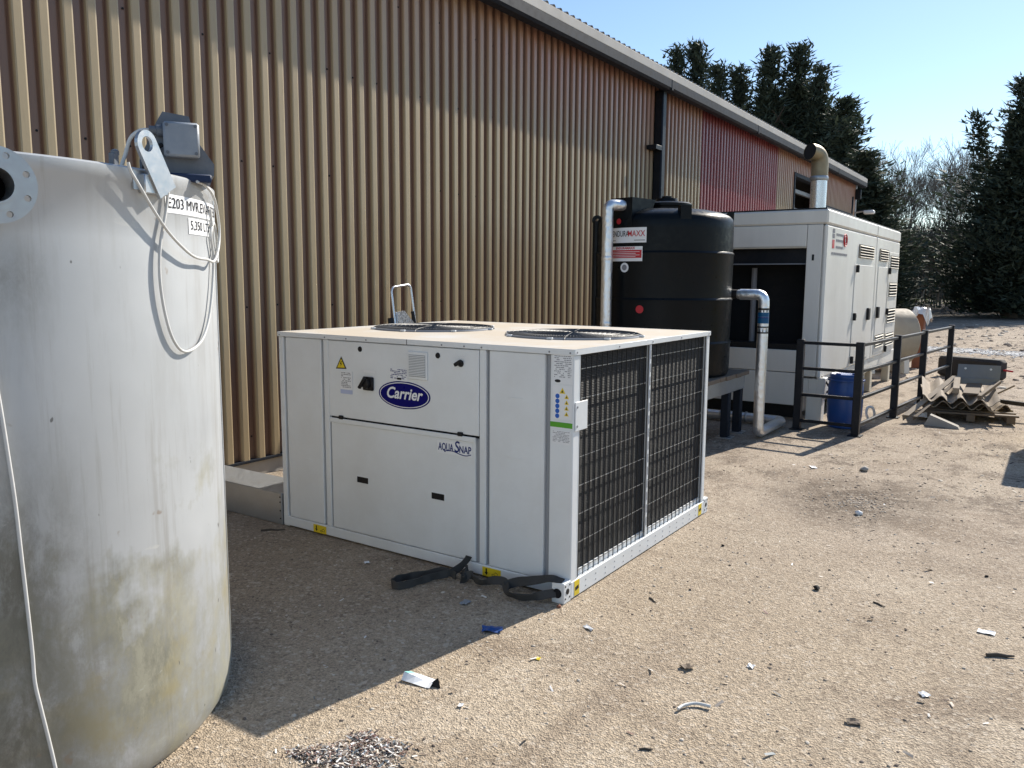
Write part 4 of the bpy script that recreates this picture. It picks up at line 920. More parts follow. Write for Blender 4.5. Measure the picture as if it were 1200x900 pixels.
# hire-company print
def gtext(s,y,z,size,mat): return text('lettering',s,size,mat,ge,(XS+.004,y,z),Y,Z,off=.001,align='LEFT')
mb=MB()
for i,(dy,dz) in enumerate(((0,0),(.06,0),(0,.06),(.06,.06))): mb.box(XS+.001,XS+.003,6.56+dy,6.61+dy,2.20+dz,2.25+dz)
mb.build('logo_squares','greytext',ge); mb=MB(); mb.box(XS+.001,XS+.003,6.56,6.67,2.08,2.18); mb.build('logo_block','red',ge)
mb=MB()
for r_,z_ in ((.075,2.2),(.045,2.2)):
    mb.tube([(XS+.003,7.25+r_*1.3*math.cos(2*PI*i/20),z_+r_*math.sin(2*PI*i/20)) for i in range(21)],.008,4,False)
mb.build('logo_rings','red',ge,0)
rl=random.Random(2)
mb=MB()
for z in (2.25,2.18,2.10,2.02):
    yy=6.76 if z>2.05 else 6.55
    while yy<(7.10 if z>2.05 else 7.38):
        ww=rl.uniform(.03,.08); mb.box(XS+.001,XS+.003,yy,yy+ww,z-.014,z+.014); yy+=ww+.025
kind(mb.build('print_lines','greytext',ge,0),'stuff')
mb=MB(); mb.box(-.40,-.375,gy0-.006,gy0,1.93,2.0,.002); mb.build('door_catch','black',ge); 
# exhaust
ex_,ey_=ony(958,246,8.0).x,8.0
mb=MB(); mb.tube([(ex_,ey_,gzt),(ex_,ey_,3.06)],.105,20); sk=mb.build('exhaust_stack','alu',ge,60)
eo=Vector((-.50,-.86,.12)).normalized()
mb=MB(); pts=elbow([(ex_,ey_,3.05),(ex_,ey_,3.39),(Vector((ex_,ey_,3.39))+eo*.20)],.13,8); mb.tube(pts,[.110]*len(pts),20,False); mb.build('exhaust_elbow','sooty',sk,60)
mb=MB(); e1=Vector((ex_,ey_,3.39))+eo*.195; mb.lathe([(.108,0),(.001,0)],e1,eo,20,False); mb.build('exhaust_mouth','dark',sk)
mb=MB(); mb.lathe([(.112,3.04),(.118,3.05),(.118,3.09),(.112,3.10)],(ex_,ey_,0),Z,20,False); mb.build('clamp_band','galv',sk)
mb=MB(); mb.lathe([(.17,gzt+.016),(.16,gzt+.04),(.11,gzt+.06)],(ex_,ey_,0),Z,20); mb.build('roof_collar','darksteel',sk)
# ================================================================== FENCE
fe=thing('guard_rail','dark painted steel guard rail around the corner of the generator','railing',(.29,5.77,0))
def lineat(px,p,d):   # point on line p+d*t seen at image column px
    best=None
    for i in range(4001):
        t=i/4000*6; q=Vector((p[0]+d[0]*t,p[1]+d[1]*t,.5)); v=q-CAM; x=600+FPX*v.dot(cr)/v.dot(cf)
        if best is None or abs(x-px)<best[0]: best=(abs(x-px),q)
    return best[1]
fp0=Vector((.29,5.77,0)); fdir=Vector((.40,4.53,0)).normalized(); FHt=1.035
posts=[Vector((-.345,5.80,0)),fp0]+[Vector((q.x,q.y,0)) for q in (lineat(1049.5,fp0,fdir),lineat(1081,fp0,fdir),lineat(1112.5,fp0,fdir))]
for p in posts:
    mb=MB(); mb.box(p.x-.04,p.x+.04,p.y-.04,p.y+.04,0,FHt,.005); po=mb.build('post','darksteel',fe); mb=MB(); mb.box(p.x-.07,p.x+.07,p.y-.07,p.y+.07,.001,.012,.002); mb.build('base_plate','darksteel',po)
for a,b in zip(posts[:-1],posts[1:]):
    d=(b-a).normalized()
    for z in (1.0,.71,.41,.11):
        mb=MB(); mb.bar(a+d*.039+Z*z,b-d*.039+Z*z,.04,.034,(0,0,1),.004); mb.build('rail','darksteel',fe)
# ================================================================== BARREL etc
b0=onz(994.5,499,0); b0=Vector((.06,6.30,0))
br=thing('barrel','blue plastic barrel standing inside the dark guard rail','barrel',b0)
mb=MB(); mb.lathe([(.15,0),(.175,.006),(.182,.03),(.176,.045),(.19,.12),(.196,.30),(.190,.50),(.176,.575),(.182,.59),(.182,.61),(.165,.625),(.15,.615),(.02,.615)],b0,Z,36); bb=mb.build('drum','bluedrum',br,50)
mb=MB(); mb.lathe([(.198,.545),(.204,.55),(.204,.565),(.198,.57)],b0,Z,36,False); mb.build('ring','bluedrum',br)
for a in (.4,3.6): mb=MB(); mb.lathe([(.03,.614),(.03,.63),(.02,.634)],b0+Vector((math.cos(a)*.09,math.sin(a)*.09,0)),Z,12); mb.build('bung','bluedrum',br)
mb=MB(); mb.tube(smoothpath([(gx1-.01,gy0+.12,.56),(gx1+.06,gy0+.08,.50),(gx1+.10,gy0+.10,.42),(gx1+.05,gy0+.15,.36),(gx1+.02,gy0+.2,.30)],6),.012,7); tag(mb.build('hose','rubber',None,60),'short black hose hanging at the generator corner behind blue barrel','hose')
mb=MB(); mb.tube(smoothpath([(.26,6.75,.02),(.23,6.7,.12),(.25,6.68,.20),(.30,6.70,.19),(.31,6.76,.10),(.29,6.8,.02)],6),.016,7); tag(mb.build('hose','cable',None,60),'pale looped hose standing to the right of the blue barrel','hose')
# horizontal dusty tank behind the generator
hk=thing('fuel_tank','dusty cream horizontal cylinder tank on saddles behind the generator','tank',(-.75,13.0,0))
mb=MB(); hp=[(.02,-1.25),(.30,-1.22),(.48,-1.14),(.53,-1.05),(.53,-.02),(.51,.0),(.30,.012),(.02,.012)]
HA=Vector((.76,.65,0)); mb.lathe(hp,(-.33,13.3,.66),HA,48); mb.build('shell','tanpaint',hk,35)
for xx in (-.90,-.22):
    HB=Vector((-.65,.76,0)); mb=MB(); mb.prism([(-.42,0),(.42,0),(.36,.50),(.20,.24),(0,.16),(-.20,.24),(-.36,.50)],lambda a,b,h:Vector((-.33,13.3,0))+HA*(xx+h)+HB*a+Z*b,.10); mb.build('saddle','gen',hk)
mb=MB(); mb.lathe([(.09,0),(.09,.05),(.05,.06)],(-.75,12.95,1.18),Z,14); mb.build('filler_cap','rust',hk)
rp_=thing('rusty_bin','rust-red steel box with torn white film on top beside the cream tank','box',(-.18,14.15,0))
mb=MB(); mb.box(-.27,-.10,14.0,14.3,0,1.12,.01); mb.build('body','rust',rp_)
rr=random.Random(9); mb=MB(); V=[];N=9
for i in range(N):
    for j in range(N):
        x=-.36+.38*i/(N-1); yv=13.9+.48*j/(N-1); z=1.14+rr.uniform(0,.07); ed=max(abs(i-4),abs(j-4))
        if ed>3: z-=rr.uniform(.10,.30)
        V.append((x+rr.uniform(-.02,.02),yv+rr.uniform(-.02,.02),z))
mb.add(V,[(i*N+j,(i+1)*N+j,(i+1)*N+j+1,i*N+j+1) for i in range(N-1) for j in range(N-1)]); mb.build('film','plastic_film',rp_,0,False)
# dark block
sb_=thing('rubber_block','dark rounded rubber barrier block lying behind the corrugated sheet pile','block',(.82,12.7,0))
mb=MB(); mb.bar((.36,12.95,.19),(1.36,12.52,.19),.30,.36,(0,0,1),.05); mb.build('block','tarwood',sb_,40)
mb=MB(); mb.tube([(1.36,12.5,.2),(1.50,12.46,.19)],.018,6); mb.build('pin','red',sb_)
# ================================================================== SHEET PILE
def corr(label,c,yaw,tilt,roll,nw,pitch,amp,L,mat='fibre',th=.010,zl=0,cut=None,seed=0):
    """corrugated sheet, waves across, length L away from camera, front edge centred at c"""
    rr=random.Random(seed); V=[]; seg=nw*8; rows=5; W=nw*pitch
    fx=Vector((math.cos(yaw),math.sin(yaw),math.sin(roll))).normalized(); fy=Vector((-math.sin(yaw)*math.cos(tilt),math.cos(yaw)*math.cos(tilt),math.sin(tilt))); fz=fx.cross(fy)
    for k_ in (0,1):
        for r_ in range(rows+1):
            for s_ in range(seg+1):
                a=-W/2+W*s_/seg; t=r_/rows*L; jag=0
                if r_==rows: t-=rr.uniform(0,.05)
                if r_==0: t+=rr.uniform(0,.012)
                V.append(Vector(c)+fx*a+fy*t+fz*(amp*math.cos(2*PI*a/pitch)+(th if k_ else 0)))
    F=[]; n1=(seg+1)*(rows+1)
    for r_ in range(rows):
        for s_ in range(seg):
            q=(r_*(seg+1)+s_,r_*(seg+1)+s_+1,(r_+1)*(seg+1)+s_+1,(r_+1)*(seg+1)+s_); F.append(q[::-1]); F.append(tuple(i+n1 for i in q))
    for s_ in range(seg):
        F.append((s_,s_+1,n1+s_+1,n1+s_)); o=rows*(seg+1); F.append((o+s_+1,o+s_,n1+o+s_,n1+o+s_+1))
    for r_ in range(rows):
        a=r_*(seg+1); b=a+seg+1; F.append((b,a,n1+a,n1+b)); a+=seg; b+=seg; F.append((a,b,n1+b,n1+a))
    mb=MB(); mb.add(V,F); return tag(mb.build('corrugated_sheet',mat,None,45),label,'roof sheet','scrap roof sheets')
pc=Vector((1.16,7.35,0))
corr('top grey corrugated roof sheet with scalloped front edge, on the scrap pile',(1.15,7.38,.265),R(8),R(7),R(-2),4,.205,.042,1.0,seed=1)
corr('second corrugated roof sheet showing just beneath the topmost one',(1.17,7.45,.200),R(10),R(4),R(-1),4,.205,.042,1.05,seed=2)
corr('bottom corrugated roof sheet jutting out at right over the pallet',(1.42,7.75,.165),R(28),R(2),R(-2),3,.205,.040,1.15,seed=3)
pa=thing('pallet','broken timber pallet under the stack of corrugated roof sheets','pallet',(1.2,7.9,0))
ya_=R(10); ax,ay=Vector((math.cos(ya_),math.sin(ya_),0)),Vector((-math.sin(ya_),math.cos(ya_),0)); pcn=Vector((1.18,7.95,0))
for a in (-.42,0,.42): mb=MB(); mb.obox(pcn+ax*a+Z*.06,ax,ay,Z,.045,.5,.04,.004); mb.build('bearer','wood',pa)
for b in (-.45,-.22,0,.22,.45): mb=MB(); mb.obox(pcn+ay*b+Z*.111,ax,ay,Z,.5,.05,.011,.003); mb.build('deck_board','wood',pa)
def angle_iron(label,p0,p1,wd,mat='galv',name='angle_iron',cat='steel angle'):
    mb=MB(); p0,p1=Vector(p0),Vector(p1); mb.bar(p0,p1,wd,.006); d=(p1-p0).normalized(); s_=Vector((0,0,1)).cross(d).normalized(); mb.bar(p0+s_*(wd/2-.003)-Z*wd/2,p1+s_*(wd/2-.003)-Z*wd/2,.006,wd); return tag(mb.build(name,mat,None,0),label,cat,'scrap metal on the pile')
angle_iron('long grey steel angle sloping off the left side of the sheet pile',(.62,6.98,.10),(1.02,8.05,.50),.075,'fibre')
angle_iron('shorter steel angle beside the long sloping one on the sheet pile',(.72,7.0,.09),(1.06,7.95,.46),.05,'wood')
def timber(label,p0,p1,wd,ht,mat='wood'):
    mb=MB(); mb.bar(p0,p1,wd,ht,(0,0,1),.004); return tag(mb.build('timber_batten',mat,None,30),label,'timber','scrap timber on the pile')
timber('short square timber lying across the corrugated sheets near flashing',(1.08,7.55,.37),(1.05,7.98,.47),.07,.07,'fibre')
timber('flat timber board on the corrugated sheets below the punched flashing',(1.24,7.55,.345),(1.24,8.1,.42),.17,.02,'wood')
timber('thin batten standing proud at the right side of the sheet pile',(1.34,7.40,.33),(1.50,8.15,.45),.045,.045,'wood')
timber('dark timber length poking out right from under the sheets',(1.36,8.15,.22),(1.86,8.05,.20),.06,.05,'tarwood')
timber('pale stick leaning out at the far right of the pile',(1.42,8.0,.27),(1.66,8.3,.40),.02,.02,'wood')
fl_=thing('flashing','bent grey metal flashing with two bolt holes propped on the sheets','flashing',(1.25,8.1,.4))
mb=MB(); fxa=Vector((math.cos(R(6)),math.sin(R(6)),0)); mb.obox(Vector((1.27,8.14,.555)),fxa,Vector((0,.35,.94)).normalized(),Vector((0,-.94,.35)).normalized(),.235,.10,.004); mb.obox(Vector((1.27,8.07,.445)),fxa,Vector((0,.1,.99)).normalized(),Vector((0,-.99,.1)).normalized(),.225,.04,.004); mb.build('plate','gutter',fl_,0)
for a in (-.15,.13): mb=MB(); mb.lathe([(.014,0),(.014,.002)],Vector((1.27,8.145,.60))+fxa*a+Vector((0,-.0045,.0)),Vector((0,-.94,.35)),10); mb.build('bolt_hole','white',fl_)
mb=MB(); mb.prism([(-.16,0),(.22,0),(.20,.03),(-.10,.13)],lambda a,b,h:(.98+a,6.95+h-.25*a,b+.001),.12); tag(mb.build('concrete_wedge','concrete',None,0),'wedge of broken concrete in the shade before the sheet pile','rubble')
rr=random.Random(21); mb=MB(); V=[];N=7
for i in range(N):
    for j in range(N): V.append((.66+.20*i/(N-1)+rr.uniform(-.02,.02),7.35+.25*j/(N-1),.03+rr.uniform(0,.07)*(1 if 0<i<6 and 0<j<6 else .2)))
mb.add(V,[(i*N+j,(i+1)*N+j,(i+1)*N+j+1,i*N+j+1) for i in range(N-1) for j in range(N-1)]); tag(mb.build('plastic_bag','plastic_film',None,0,False),'crumpled white plastic film between guard rail and sheet pile','litter')
# skip and pole added out of view to throw the shadow at right
sk_=thing('unseen_shadow_skip','added unseen skip casting the shadow at the right of the yard','skip',(2.7,6.7,0))
mb=MB(); T=lambda x,y_,z:(2.72+x*(1+.12*z),6.75+y_*(1+.18*z),z)
a,b,h=.55,.62,1.32
V=[T(-a,-b,.06),T(a,-b,.06),T(a,b,.06),T(-a,b,.06),T(-a,-b,h),T(a,-b,h),T(a,b,h),T(-a,b,h)]; V+=[(2.72+(p[0]-2.72)*.95,6.75+(p[1]-6.75)*.95,max(p[2],.1)) for p in V]
mb.add(V,[(3,2,1,0),(0,1,5,4),(1,2,6,5),(2,3,7,6),(3,0,4,7),(8,9,10,11),(12,13,9,8),(13,14,10,9),(14,15,11,10),(15,12,8,11),(4,5,13,12),(5,6,14,13),(6,7,15,14),(7,4,12,15)]); mb.build('body','yellow',sk_,0)
mb=MB(); pr=[T(-a,-b,h),T(a,-b,h),T(a,b,h),T(-a,b,h),T(-a,-b,h)]; mb.tube(pr,.035,8); mb.build('rim','yellow',sk_)
mb=MB(); mb.tube([(2.12,6.2,.3),(2.30,6.9,2.0)],.022,6); tag(mb.build('unseen_shadow_pole','galv',None,60),'thin unseen pole added beside the skip to cast a shadow line','pole')  # added out of view for its thin line of shadow
# ================================================================== LITTER AND STONES
def blob(r,seed,sq=(1,1,.6)):
    rr=random.Random(seed); mb=MB(); t=(1+5**.5)/2
    V=[Vector(p).normalized() for p in ((-1,t,0),(1,t,0),(-1,-t,0),(1,-t,0),(0,-1,t),(0,1,t),(0,-1,-t),(0,1,-t),(t,0,-1),(t,0,1),(-t,0,-1),(-t,0,1))]
    V=[Vector((p.x*sq[0],p.y*sq[1],p.z*sq[2]))*r*rr.uniform(.7,1.15) for p in V]
    return V,[(0,11,5),(0,5,1),(0,1,7),(0,7,10),(0,10,11),(1,5,9),(5,11,4),(11,10,2),(10,7,6),(7,1,8),(3,9,4),(3,4,2),(3,2,6),(3,6,8),(3,8,9),(4,9,5),(2,4,11),(6,2,10),(8,6,7),(9,8,1)]
def crumple(name,label,cat,px,py,wx,wy,h,mat,seed,rot=0,N=6,group=None):
    c=onz(px,py,0); rr=random.Random(seed); V=[]
    for i in range(N):
        for j in range(N):
            a=(i/(N-1)-.5)*wx; b=(j/(N-1)-.5)*wy; z=.004+(rr.random()**1.5)*h
            a+=rr.uniform(-.04,.04)*wx; b+=rr.uniform(-.04,.04)*wy
            V.append((c.x+a*math.cos(rot)-b*math.sin(rot),c.y+a*math.sin(rot)+b*math.cos(rot),z))
    F=[(i*N+j,(i+1)*N+j,(i+1)*N+j+1,i*N+j+1) for i in range(N-1) for j in range(N-1)]
    n=len(V); V2=V+[(a,b,z-.0015) for a,b,z in V]; F2=F+[tuple(n+q for q in f[::-1]) for f in F]
    ed=[(i,0) for i in range(N)]+[(N-1,j) for j in range(1,N)]+[(i,N-1) for i in range(N-2,-1,-1)]+[(0,j) for j in range(N-2,0,-1)]
    ids=[i*N+j for i,j in ed]
    F2+=[(ids[k],ids[(k+1)%len(ids)],n+ids[(k+1)%len(ids)],n+ids[k]) for k in range(len(ids))]
    mb=MB(); mb.add(V2,F2); return tag(mb.build(name,mat,None,0),label,cat,group)
crumple('wrapper','crumpled blue wrapper at the shadow edge before the chiller','litter',577,739,.10,.065,.014,'bluedrum',1,.5)
c=onz(492,800,0); e=Vector((1,.25,0)).normalized(); f_=Vector((-.25,1,0)).normalized()
mb=MB(); V=[];pf=[(-.075,.030),(-.055,.026),(-.02,.020),(.015,.010),(.045,.004),(.062,.012)]
for a,z in pf: V+=[c+e*a-f_*(.030+a*.1)+Z*(z*.25+.002),c+e*a+f_*.004+Z*(z+.004),c+e*(a+.012)+f_*.040+Z*(z*.6+.002)]
mb.add(V,[(3*i+j,3*i+3+j,3*i+4+j,3*i+1+j) for i in range(5) for j in range(2)]); ctn=tag(mb.build('carton','white',None,0,False),'torn white and teal carton lying half in the sun','litter')
mb=MB(); mb.add([p+Z*.0012 for p in (V[1],V[4],V[5],V[2])],[(0,1,2,3)]); mb.build('teal_print','tealprint',ctn,0,False)
mb=MB(); mb.add([c+e*.045-f_*.01+Z*.002,c+e*.105-f_*.02+Z*.002,c+e*.082+f_*.008+Z*.034,c+e*.05+f_*.03+Z*.003],[(0,1,2),(0,2,3),(1,3,2)]); tag(mb.build('card_flap','dark',None,0,False),'small folded black card flap standing beside torn carton','litter')
mb=MB(); c=onz(815,833,0); mb.tube(smoothpath([c+Vector((-.055,-.045,.012)),c+Vector((-.045,-.005,.012)),c+Vector((-.01,.035,.012)),c+Vector((.045,.045,.012))],6),.0065,8); tag(mb.build('cable_offcut','cable',None,60),'short curved offcut of pale cable on the sunlit ground','cable')
for i,(px,py,a,b,lb) in enumerate(((1156,742,.075,.04,'white paper scrap on open ground near the brown stick'),(1083,815,.035,.035,'square white paper scrap lying alone on the sunlit yard'),(880,782,.03,.03,'small white paper scrap amid the sunlit yard'),(953,548,.10,.05,'white card rectangle before the guard rail'),(690,737,.06,.025,'pale torn paper sliver near the chiller side rail'),(540,828,.02,.025,'tiny white scrap by the edge of the shadow'),(430,660,.03,.03,'pale paper scrap in the chiller shade'),(545,707,.06,.04,'grey plastic shred between strap and blue wrapper'))):
    crumple('paper_scrap',lb,'litter',px,py,a,b,.008,'white' if i not in (7,) else 'castgrey',30+i,i*.7,4,'paper scraps')
crumple('leaf','dry brown leaf lying flat on the near yard',"leaf",1000,848,.05,.035,.012,'wood',51,.4,4); crumple('leaf','curled tan leaf with twig bits beside the chiller corner','leaf',805,783,.05,.05,.015,'wood',52,1.2,4); crumple('leaf','small yellow leaf on the sunny side of the shadow','leaf',631,773,.018,.022,.006,'yellow',53,.2,3)
def stick(label,px,py,L,ang,r,mat='bark'):
    c=onz(px,py,0); d=Vector((math.cos(ang),math.sin(ang),0)); s_=Vector((-d.y,d.x,0)); mb=MB(); mb.tube([c-d*L/2+Z*r,c-d*L*.1+s_*L*.05+Z*r*1.2,c+d*L*.2-s_*L*.03+Z*r,c+d*L/2+Z*r],[r,r*1.1,r*.9,r*.5],6); tag(mb.build('stick',mat,None,60),label,'stick','sticks on the ground')
stick('brown stick lying right of the white paper scrap',1172,770,.12,.5,.008); stick('short dark twig beside the chiller side rail',765,704,.07,-.6,.004); stick('thin twig in front of the paper scraps',1030,709,.07,-.5,.004); stick('short twig near curved cable offcut',757,879,.05,.6,.004); stick('thin dark twig in the chiller shade by its base rail',320,622,.16,.75,.006)
for i,(px,py,r,m_,lb) in enumerate(((1006,603,.035,'white','pale round stone at the edge of dark dirt patch'),(957,691,.024,'dark','black lump of tar on the open yard'),(1156,676,.012,'dark','small black stone on the far right yard'),(1013,552,.05,'concrete','pale flat stone behind the dark dirt patch'),(655,712,.015,'rust','small brown stone touching the near lifting foot'),(847,640,.012,'dark','black pebble in front of chiller far corner'))):
    V,F=blob(r,70+i); c=onz(px,py,0); mb=MB(); mb.add([v+c+Z*r*.4 for v in V],F); tag(mb.build('stone',m_,None,60),lb,'stone','loose stones')
# stuff: gravel grains, shredded litter, white stones as puddle glint
def scatter(name,label,cat,n,fn,rmin,rmax,mat,flat=.5,flakes=False,seed=1,kindname='stuff',pw=2.2):
    rr=random.Random(seed); V=[];F=[]
    base=[blob(1,i,(1,1,flat)) for i in range(6)]
    for i in range(n):
        p=fn(rr)
        if p is None: continue
        r=rmin+(rmax-rmin)*rr.random()**pw; o=len(V)
        if flakes:
            a=rr.uniform(0,6.28); d=Vector((math.cos(a),math.sin(a),rr.uniform(-.35,.35))); s_=Vector((-math.sin(a),math.cos(a),rr.uniform(-.5,.5))); L=r*rr.uniform(1,2.6); c=Vector(p)+Z*r*.5
            V+=[c-d*L-s_*r*.5,c+d*L-s_*r*.4,c+d*L*.8+s_*r*.5+Z*r*.3,c-d*L*.9+s_*r*.5+Z*r*.2]; F+=[(o,o+1,o+2,o+3)]
        else:
            a=rr.uniform(0,6.28); ca,sa=math.cos(a)*r,math.sin(a)*r; bv,bf=base[i%6]; k_=rr.uniform(.6,1.2)
            oct_=[bv[j] for j in range(12)]
            V+=[(p[0]+v.x*ca-v.y*sa*k_,p[1]+v.x*sa+v.y*ca*k_,p[2]+v.z*r+r*.15) for v in oct_]; F+=[(f[0]+o,f[1]+o,f[2]+o) for f in bf]
    me=bpy.data.meshes.new(name); me.from_pydata([tuple(v) for v in V],[],F); me.materials.append(M[mat]); o=obj(name,me); tag(o,label,cat); return kind(o,kindname)
def yard(rr):
    y=-2.3+ (rr.random()**1.6)*16; x=rr.uniform(-2.2,3.4) if y<6 else rr.uniform(.4,6.0)
    if y<2 and -2.3<x<.02 and y>-.09: return None
    return (x,y,0)
scatter('gravel','fine loose grit and gravel scattered over the whole yard','gravel',9000,yard,.0025,.011,'stone',.55,seed=5,pw=3)
def rough(rr):
    y=rr.uniform(3.2,11); x=rr.uniform(.75,4.8) if y>5.4 else rr.uniform(.2,3.5)
    return (x,y,0)
scatter('rubble','stony rubble strewn around the scrap pile and guard rail','rubble',3000,rough,.003,.022,'stone',.3,seed=6,pw=4)
def dirt(rr):
    a=rr.uniform(0,6.28); r=abs(rr.gauss(0,.55)); return (.87+.40*r*math.cos(a),2.92+.42*r*math.sin(a),0)
scatter('dirt_crumbs','crumbs of soil and chips in the dark dirt patch','dirt',700,dirt,.002,.012,'stone',.5,seed=7,pw=2.5)
def pile(rr):
    cx_,cy_,sx_,sy_=rr.choice([(.06,-1.62,.07,.035),(.0,-1.70,.06,.03),(.14,-1.56,.05,.03),(.05,-1.72,.10,.03),(-.06,-1.74,.05,.018),(.15,-1.66,.06,.035),(.02,-1.55,.03,.015)])
    u,v=rr.gauss(0,sx_*.8),rr.gauss(0,sy_*.9); return (cx_+u,cy_+v+.25*u,rr.random()*.012*math.exp(-(u/sx_)**2))
scatter('shredded_waste','heap of shredded paper and plastic waste in the sun','litter',3800,pile,.0018,.0065,'shred',.5,True,8,pw=1.3)
def flakes_(rr): 
    y=-2.2+(rr.random()**1.5)*9; x=rr.uniform(-1.8,3.2)
    if -2.3<x<.02 and -.09<y<2: return None
    return (x,y,0)
scatter('leaf_litter','tiny dark leaf flakes and chips strewn over the yard','litter',700,flakes_,.003,.012,'shred',.5,True,9,pw=3)
def glint_band(rr):
    t=rr.random(); return (-1.6+7.0*t+rr.uniform(-.1,.1),19.6-1.2*t+rr.gauss(0,.40),0)
scatter('puddle_glint','band of white stones standing in for puddle glint across far yard','rubble',5200,glint_band,.015,.055,'glint_white',.35,seed=10,pw=2)  # white stones put the glint of a sunlit puddle into the colour
def fardebris(rr): return (rr.uniform(-1,10),rr.uniform(11,34),0)
scatter('far_debris','scattered stones and dirt clods over the far yard','rubble',1800,fardebris,.02,.10,'stone',.4,seed=11,pw=4)
# earth bank in front of the trees
bk=MB(); V=[];nx=80;ny=8; rr=random.Random(3)
for i in range(nx+1):
    for j in range(ny+1):
        x=-26+52*i/nx; t=j/ny; y=48.5+7*t-.04*x; z=-.02+.55*math.sin(PI*min(t*1.15,1)*.5)*(1 if t<.9 else 1)+noise.noise(Vector((x*.4,y*.6,0)))*.14*math.sin(PI*min(t*2,1)); V.append((x,y,z if j else -.03))
bk.add(V,[(i*(ny+1)+j,(i+1)*(ny+1)+j,(i+1)*(ny+1)+j+1,i*(ny+1)+j+1) for i in range(nx) for j in range(ny)])
t=NT('bank_earth'); M['bank']=t.fin(t.mix(t.noise(.8,6,.7),(.10,.085,.065,1),(.20,.165,.125,1)),.95); kind(bk.build('earth_bank','bank',None,60,False),'structure')
# ================================================================== TREES
def conifer_mesh(seed,H,RB,leaf='conifer',dens=1.0,droop=.25):
    rr=random.Random(seed); V=[];F=[]
    lead=[(0,0,H)]+[(rr.uniform(-.35,.35)*RB,rr.uniform(-.35,.35)*RB,H*rr.uniform(.62,.90)) for _ in range(3)]
    def blade(c,d,L,wd):
        s_=d.cross(Vector((rr.uniform(-1,1),rr.uniform(-1,1),rr.uniform(-1,1)))).normalized(); o=len(V)
        V.extend([c-s_*wd*.5,c+d*L,c+s_*wd*.5,c-d*L*.15]); F.append((o,o+1,o+2,o+3))
    for li,(lx,ly,lh) in enumerate(lead):
        nl=int((175 if li==0 else 60)*dens)
        for k_ in range(nl):
            t=(k_+rr.random())/nl; z=lh*(.04+.95*t); az=rr.uniform(0,2*PI)
            lump=.78+.34*noise.noise(Vector((math.cos(az)*1.6+seed,math.sin(az)*1.6,z*.42)))
            prof=min(1,(1-t)*1.22+.015)**1.15*(.82+.18*min(1,t*5))
            L=max(.16,(RB if li==0 else RB*.5)*prof*lump*rr.uniform(.75,1.18)); b0=Vector((lx*z/lh,ly*z/lh,z)); up=rr.uniform(.2,.6)+t*.8; d=Vector((math.cos(az),math.sin(az),0))
            nc=max(4,int(L*6.0))
            for j in range(nc):
                s_=(j+.6)/nc
                if s_<.22 and rr.random()<.6: continue
                p=b0+d*L*s_+Z*(L*up*s_*(.35+.65*s_)-.12*L*s_); spread=.16+.26*(1-s_*.5)*min(L,2.2)/2
                for q in range(int(rr.uniform(7,12))):
                    off=Vector((rr.gauss(0,spread),rr.gauss(0,spread),rr.gauss(0,spread*.75))); dd=(d*.7+Z*rr.uniform(.1,1.2)+Vector((rr.uniform(-.7,.7),rr.uniform(-.7,.7),rr.uniform(-.3,.3)))).normalized()
                    blade(p+off,dd,rr.uniform(.16,.42),rr.uniform(.05,.13))
        for q in range(50):
            z=lh*(1-.10*rr.random()**1.3); blade(Vector((lx*z/lh+rr.gauss(0,.06),ly*z/lh+rr.gauss(0,.06),z)),Vector((rr.uniform(-.7,.7),rr.uniform(-.7,.7),1)).normalized(),rr.uniform(.2,.45),.07)
    for q in range(int(8000*dens)):          # dense inner foliage
        t=rr.random()**1.2*.86; az=rr.uniform(0,2*PI); prof=min(1,(1-t)*1.22+.015)**1.15*(.82+.18*min(1,t*5)); r_=RB*prof*.66*rr.random()**.6
        blade(Vector((math.cos(az)*r_,math.sin(az)*r_,.3+H*.95*t)),Vector((math.cos(az)*.5+rr.gauss(0,.5),math.sin(az)*.5+rr.gauss(0,.5),rr.uniform(0,1))).normalized(),rr.uniform(.18,.42),rr.uniform(.07,.16))
    me=bpy.data.meshes.new('crown'); me.from_pydata([tuple(v) for v in V],[],F); me.materials.append(M[leaf]); return me
def trunk_mesh(H,r,mat='bark',lean=0,seed=0):
    rr=random.Random(seed); mb=MB(); pts=[(rr.uniform(-.1,.1)*i/6,rr.uniform(-.1,.1)*i/6,H*i/6) for i in range(7)]; mb.tube(pts,[r*(1-.85*i/6) for i in range(7)],8)
    for k_ in range(14):
        z=H*rr.uniform(.12,.75); a=rr.uniform(0,6.28); L=rr.uniform(.8,2.0); mb.tube([(0,0,z),(math.cos(a)*L*.5,math.sin(a)*L*.5,z+L*.12),(math.cos(a)*L,math.sin(a)*L,z+L*.45)],[r*.28,r*.18,r*.05],5)
    return mb.mesh('trunk',mat,60)
CM=[conifer_mesh(11,14,3.0),conifer_mesh(23,14,3.3),conifer_mesh(37,14,2.7)]; TM=trunk_mesh(13,.28)
def conifer(label,px,top,yd,wid=1.0,mesh=0,rot=0,zs=None):
    p=ony(px,top,yd); H=p.z; t=thing('conifer_tree',label,'tree',(0,0,0),'conifer trees'); PINV[t.name]=Matrix(); s=H/14
    c_=obj('crown',CM[mesh],t); k_=obj('trunk',TM,t); t.location=(p.x,p.y,0); t.scale=(s*wid*1.38,s*wid*1.38,s); t.rotation_euler=(0,0,rot); return t
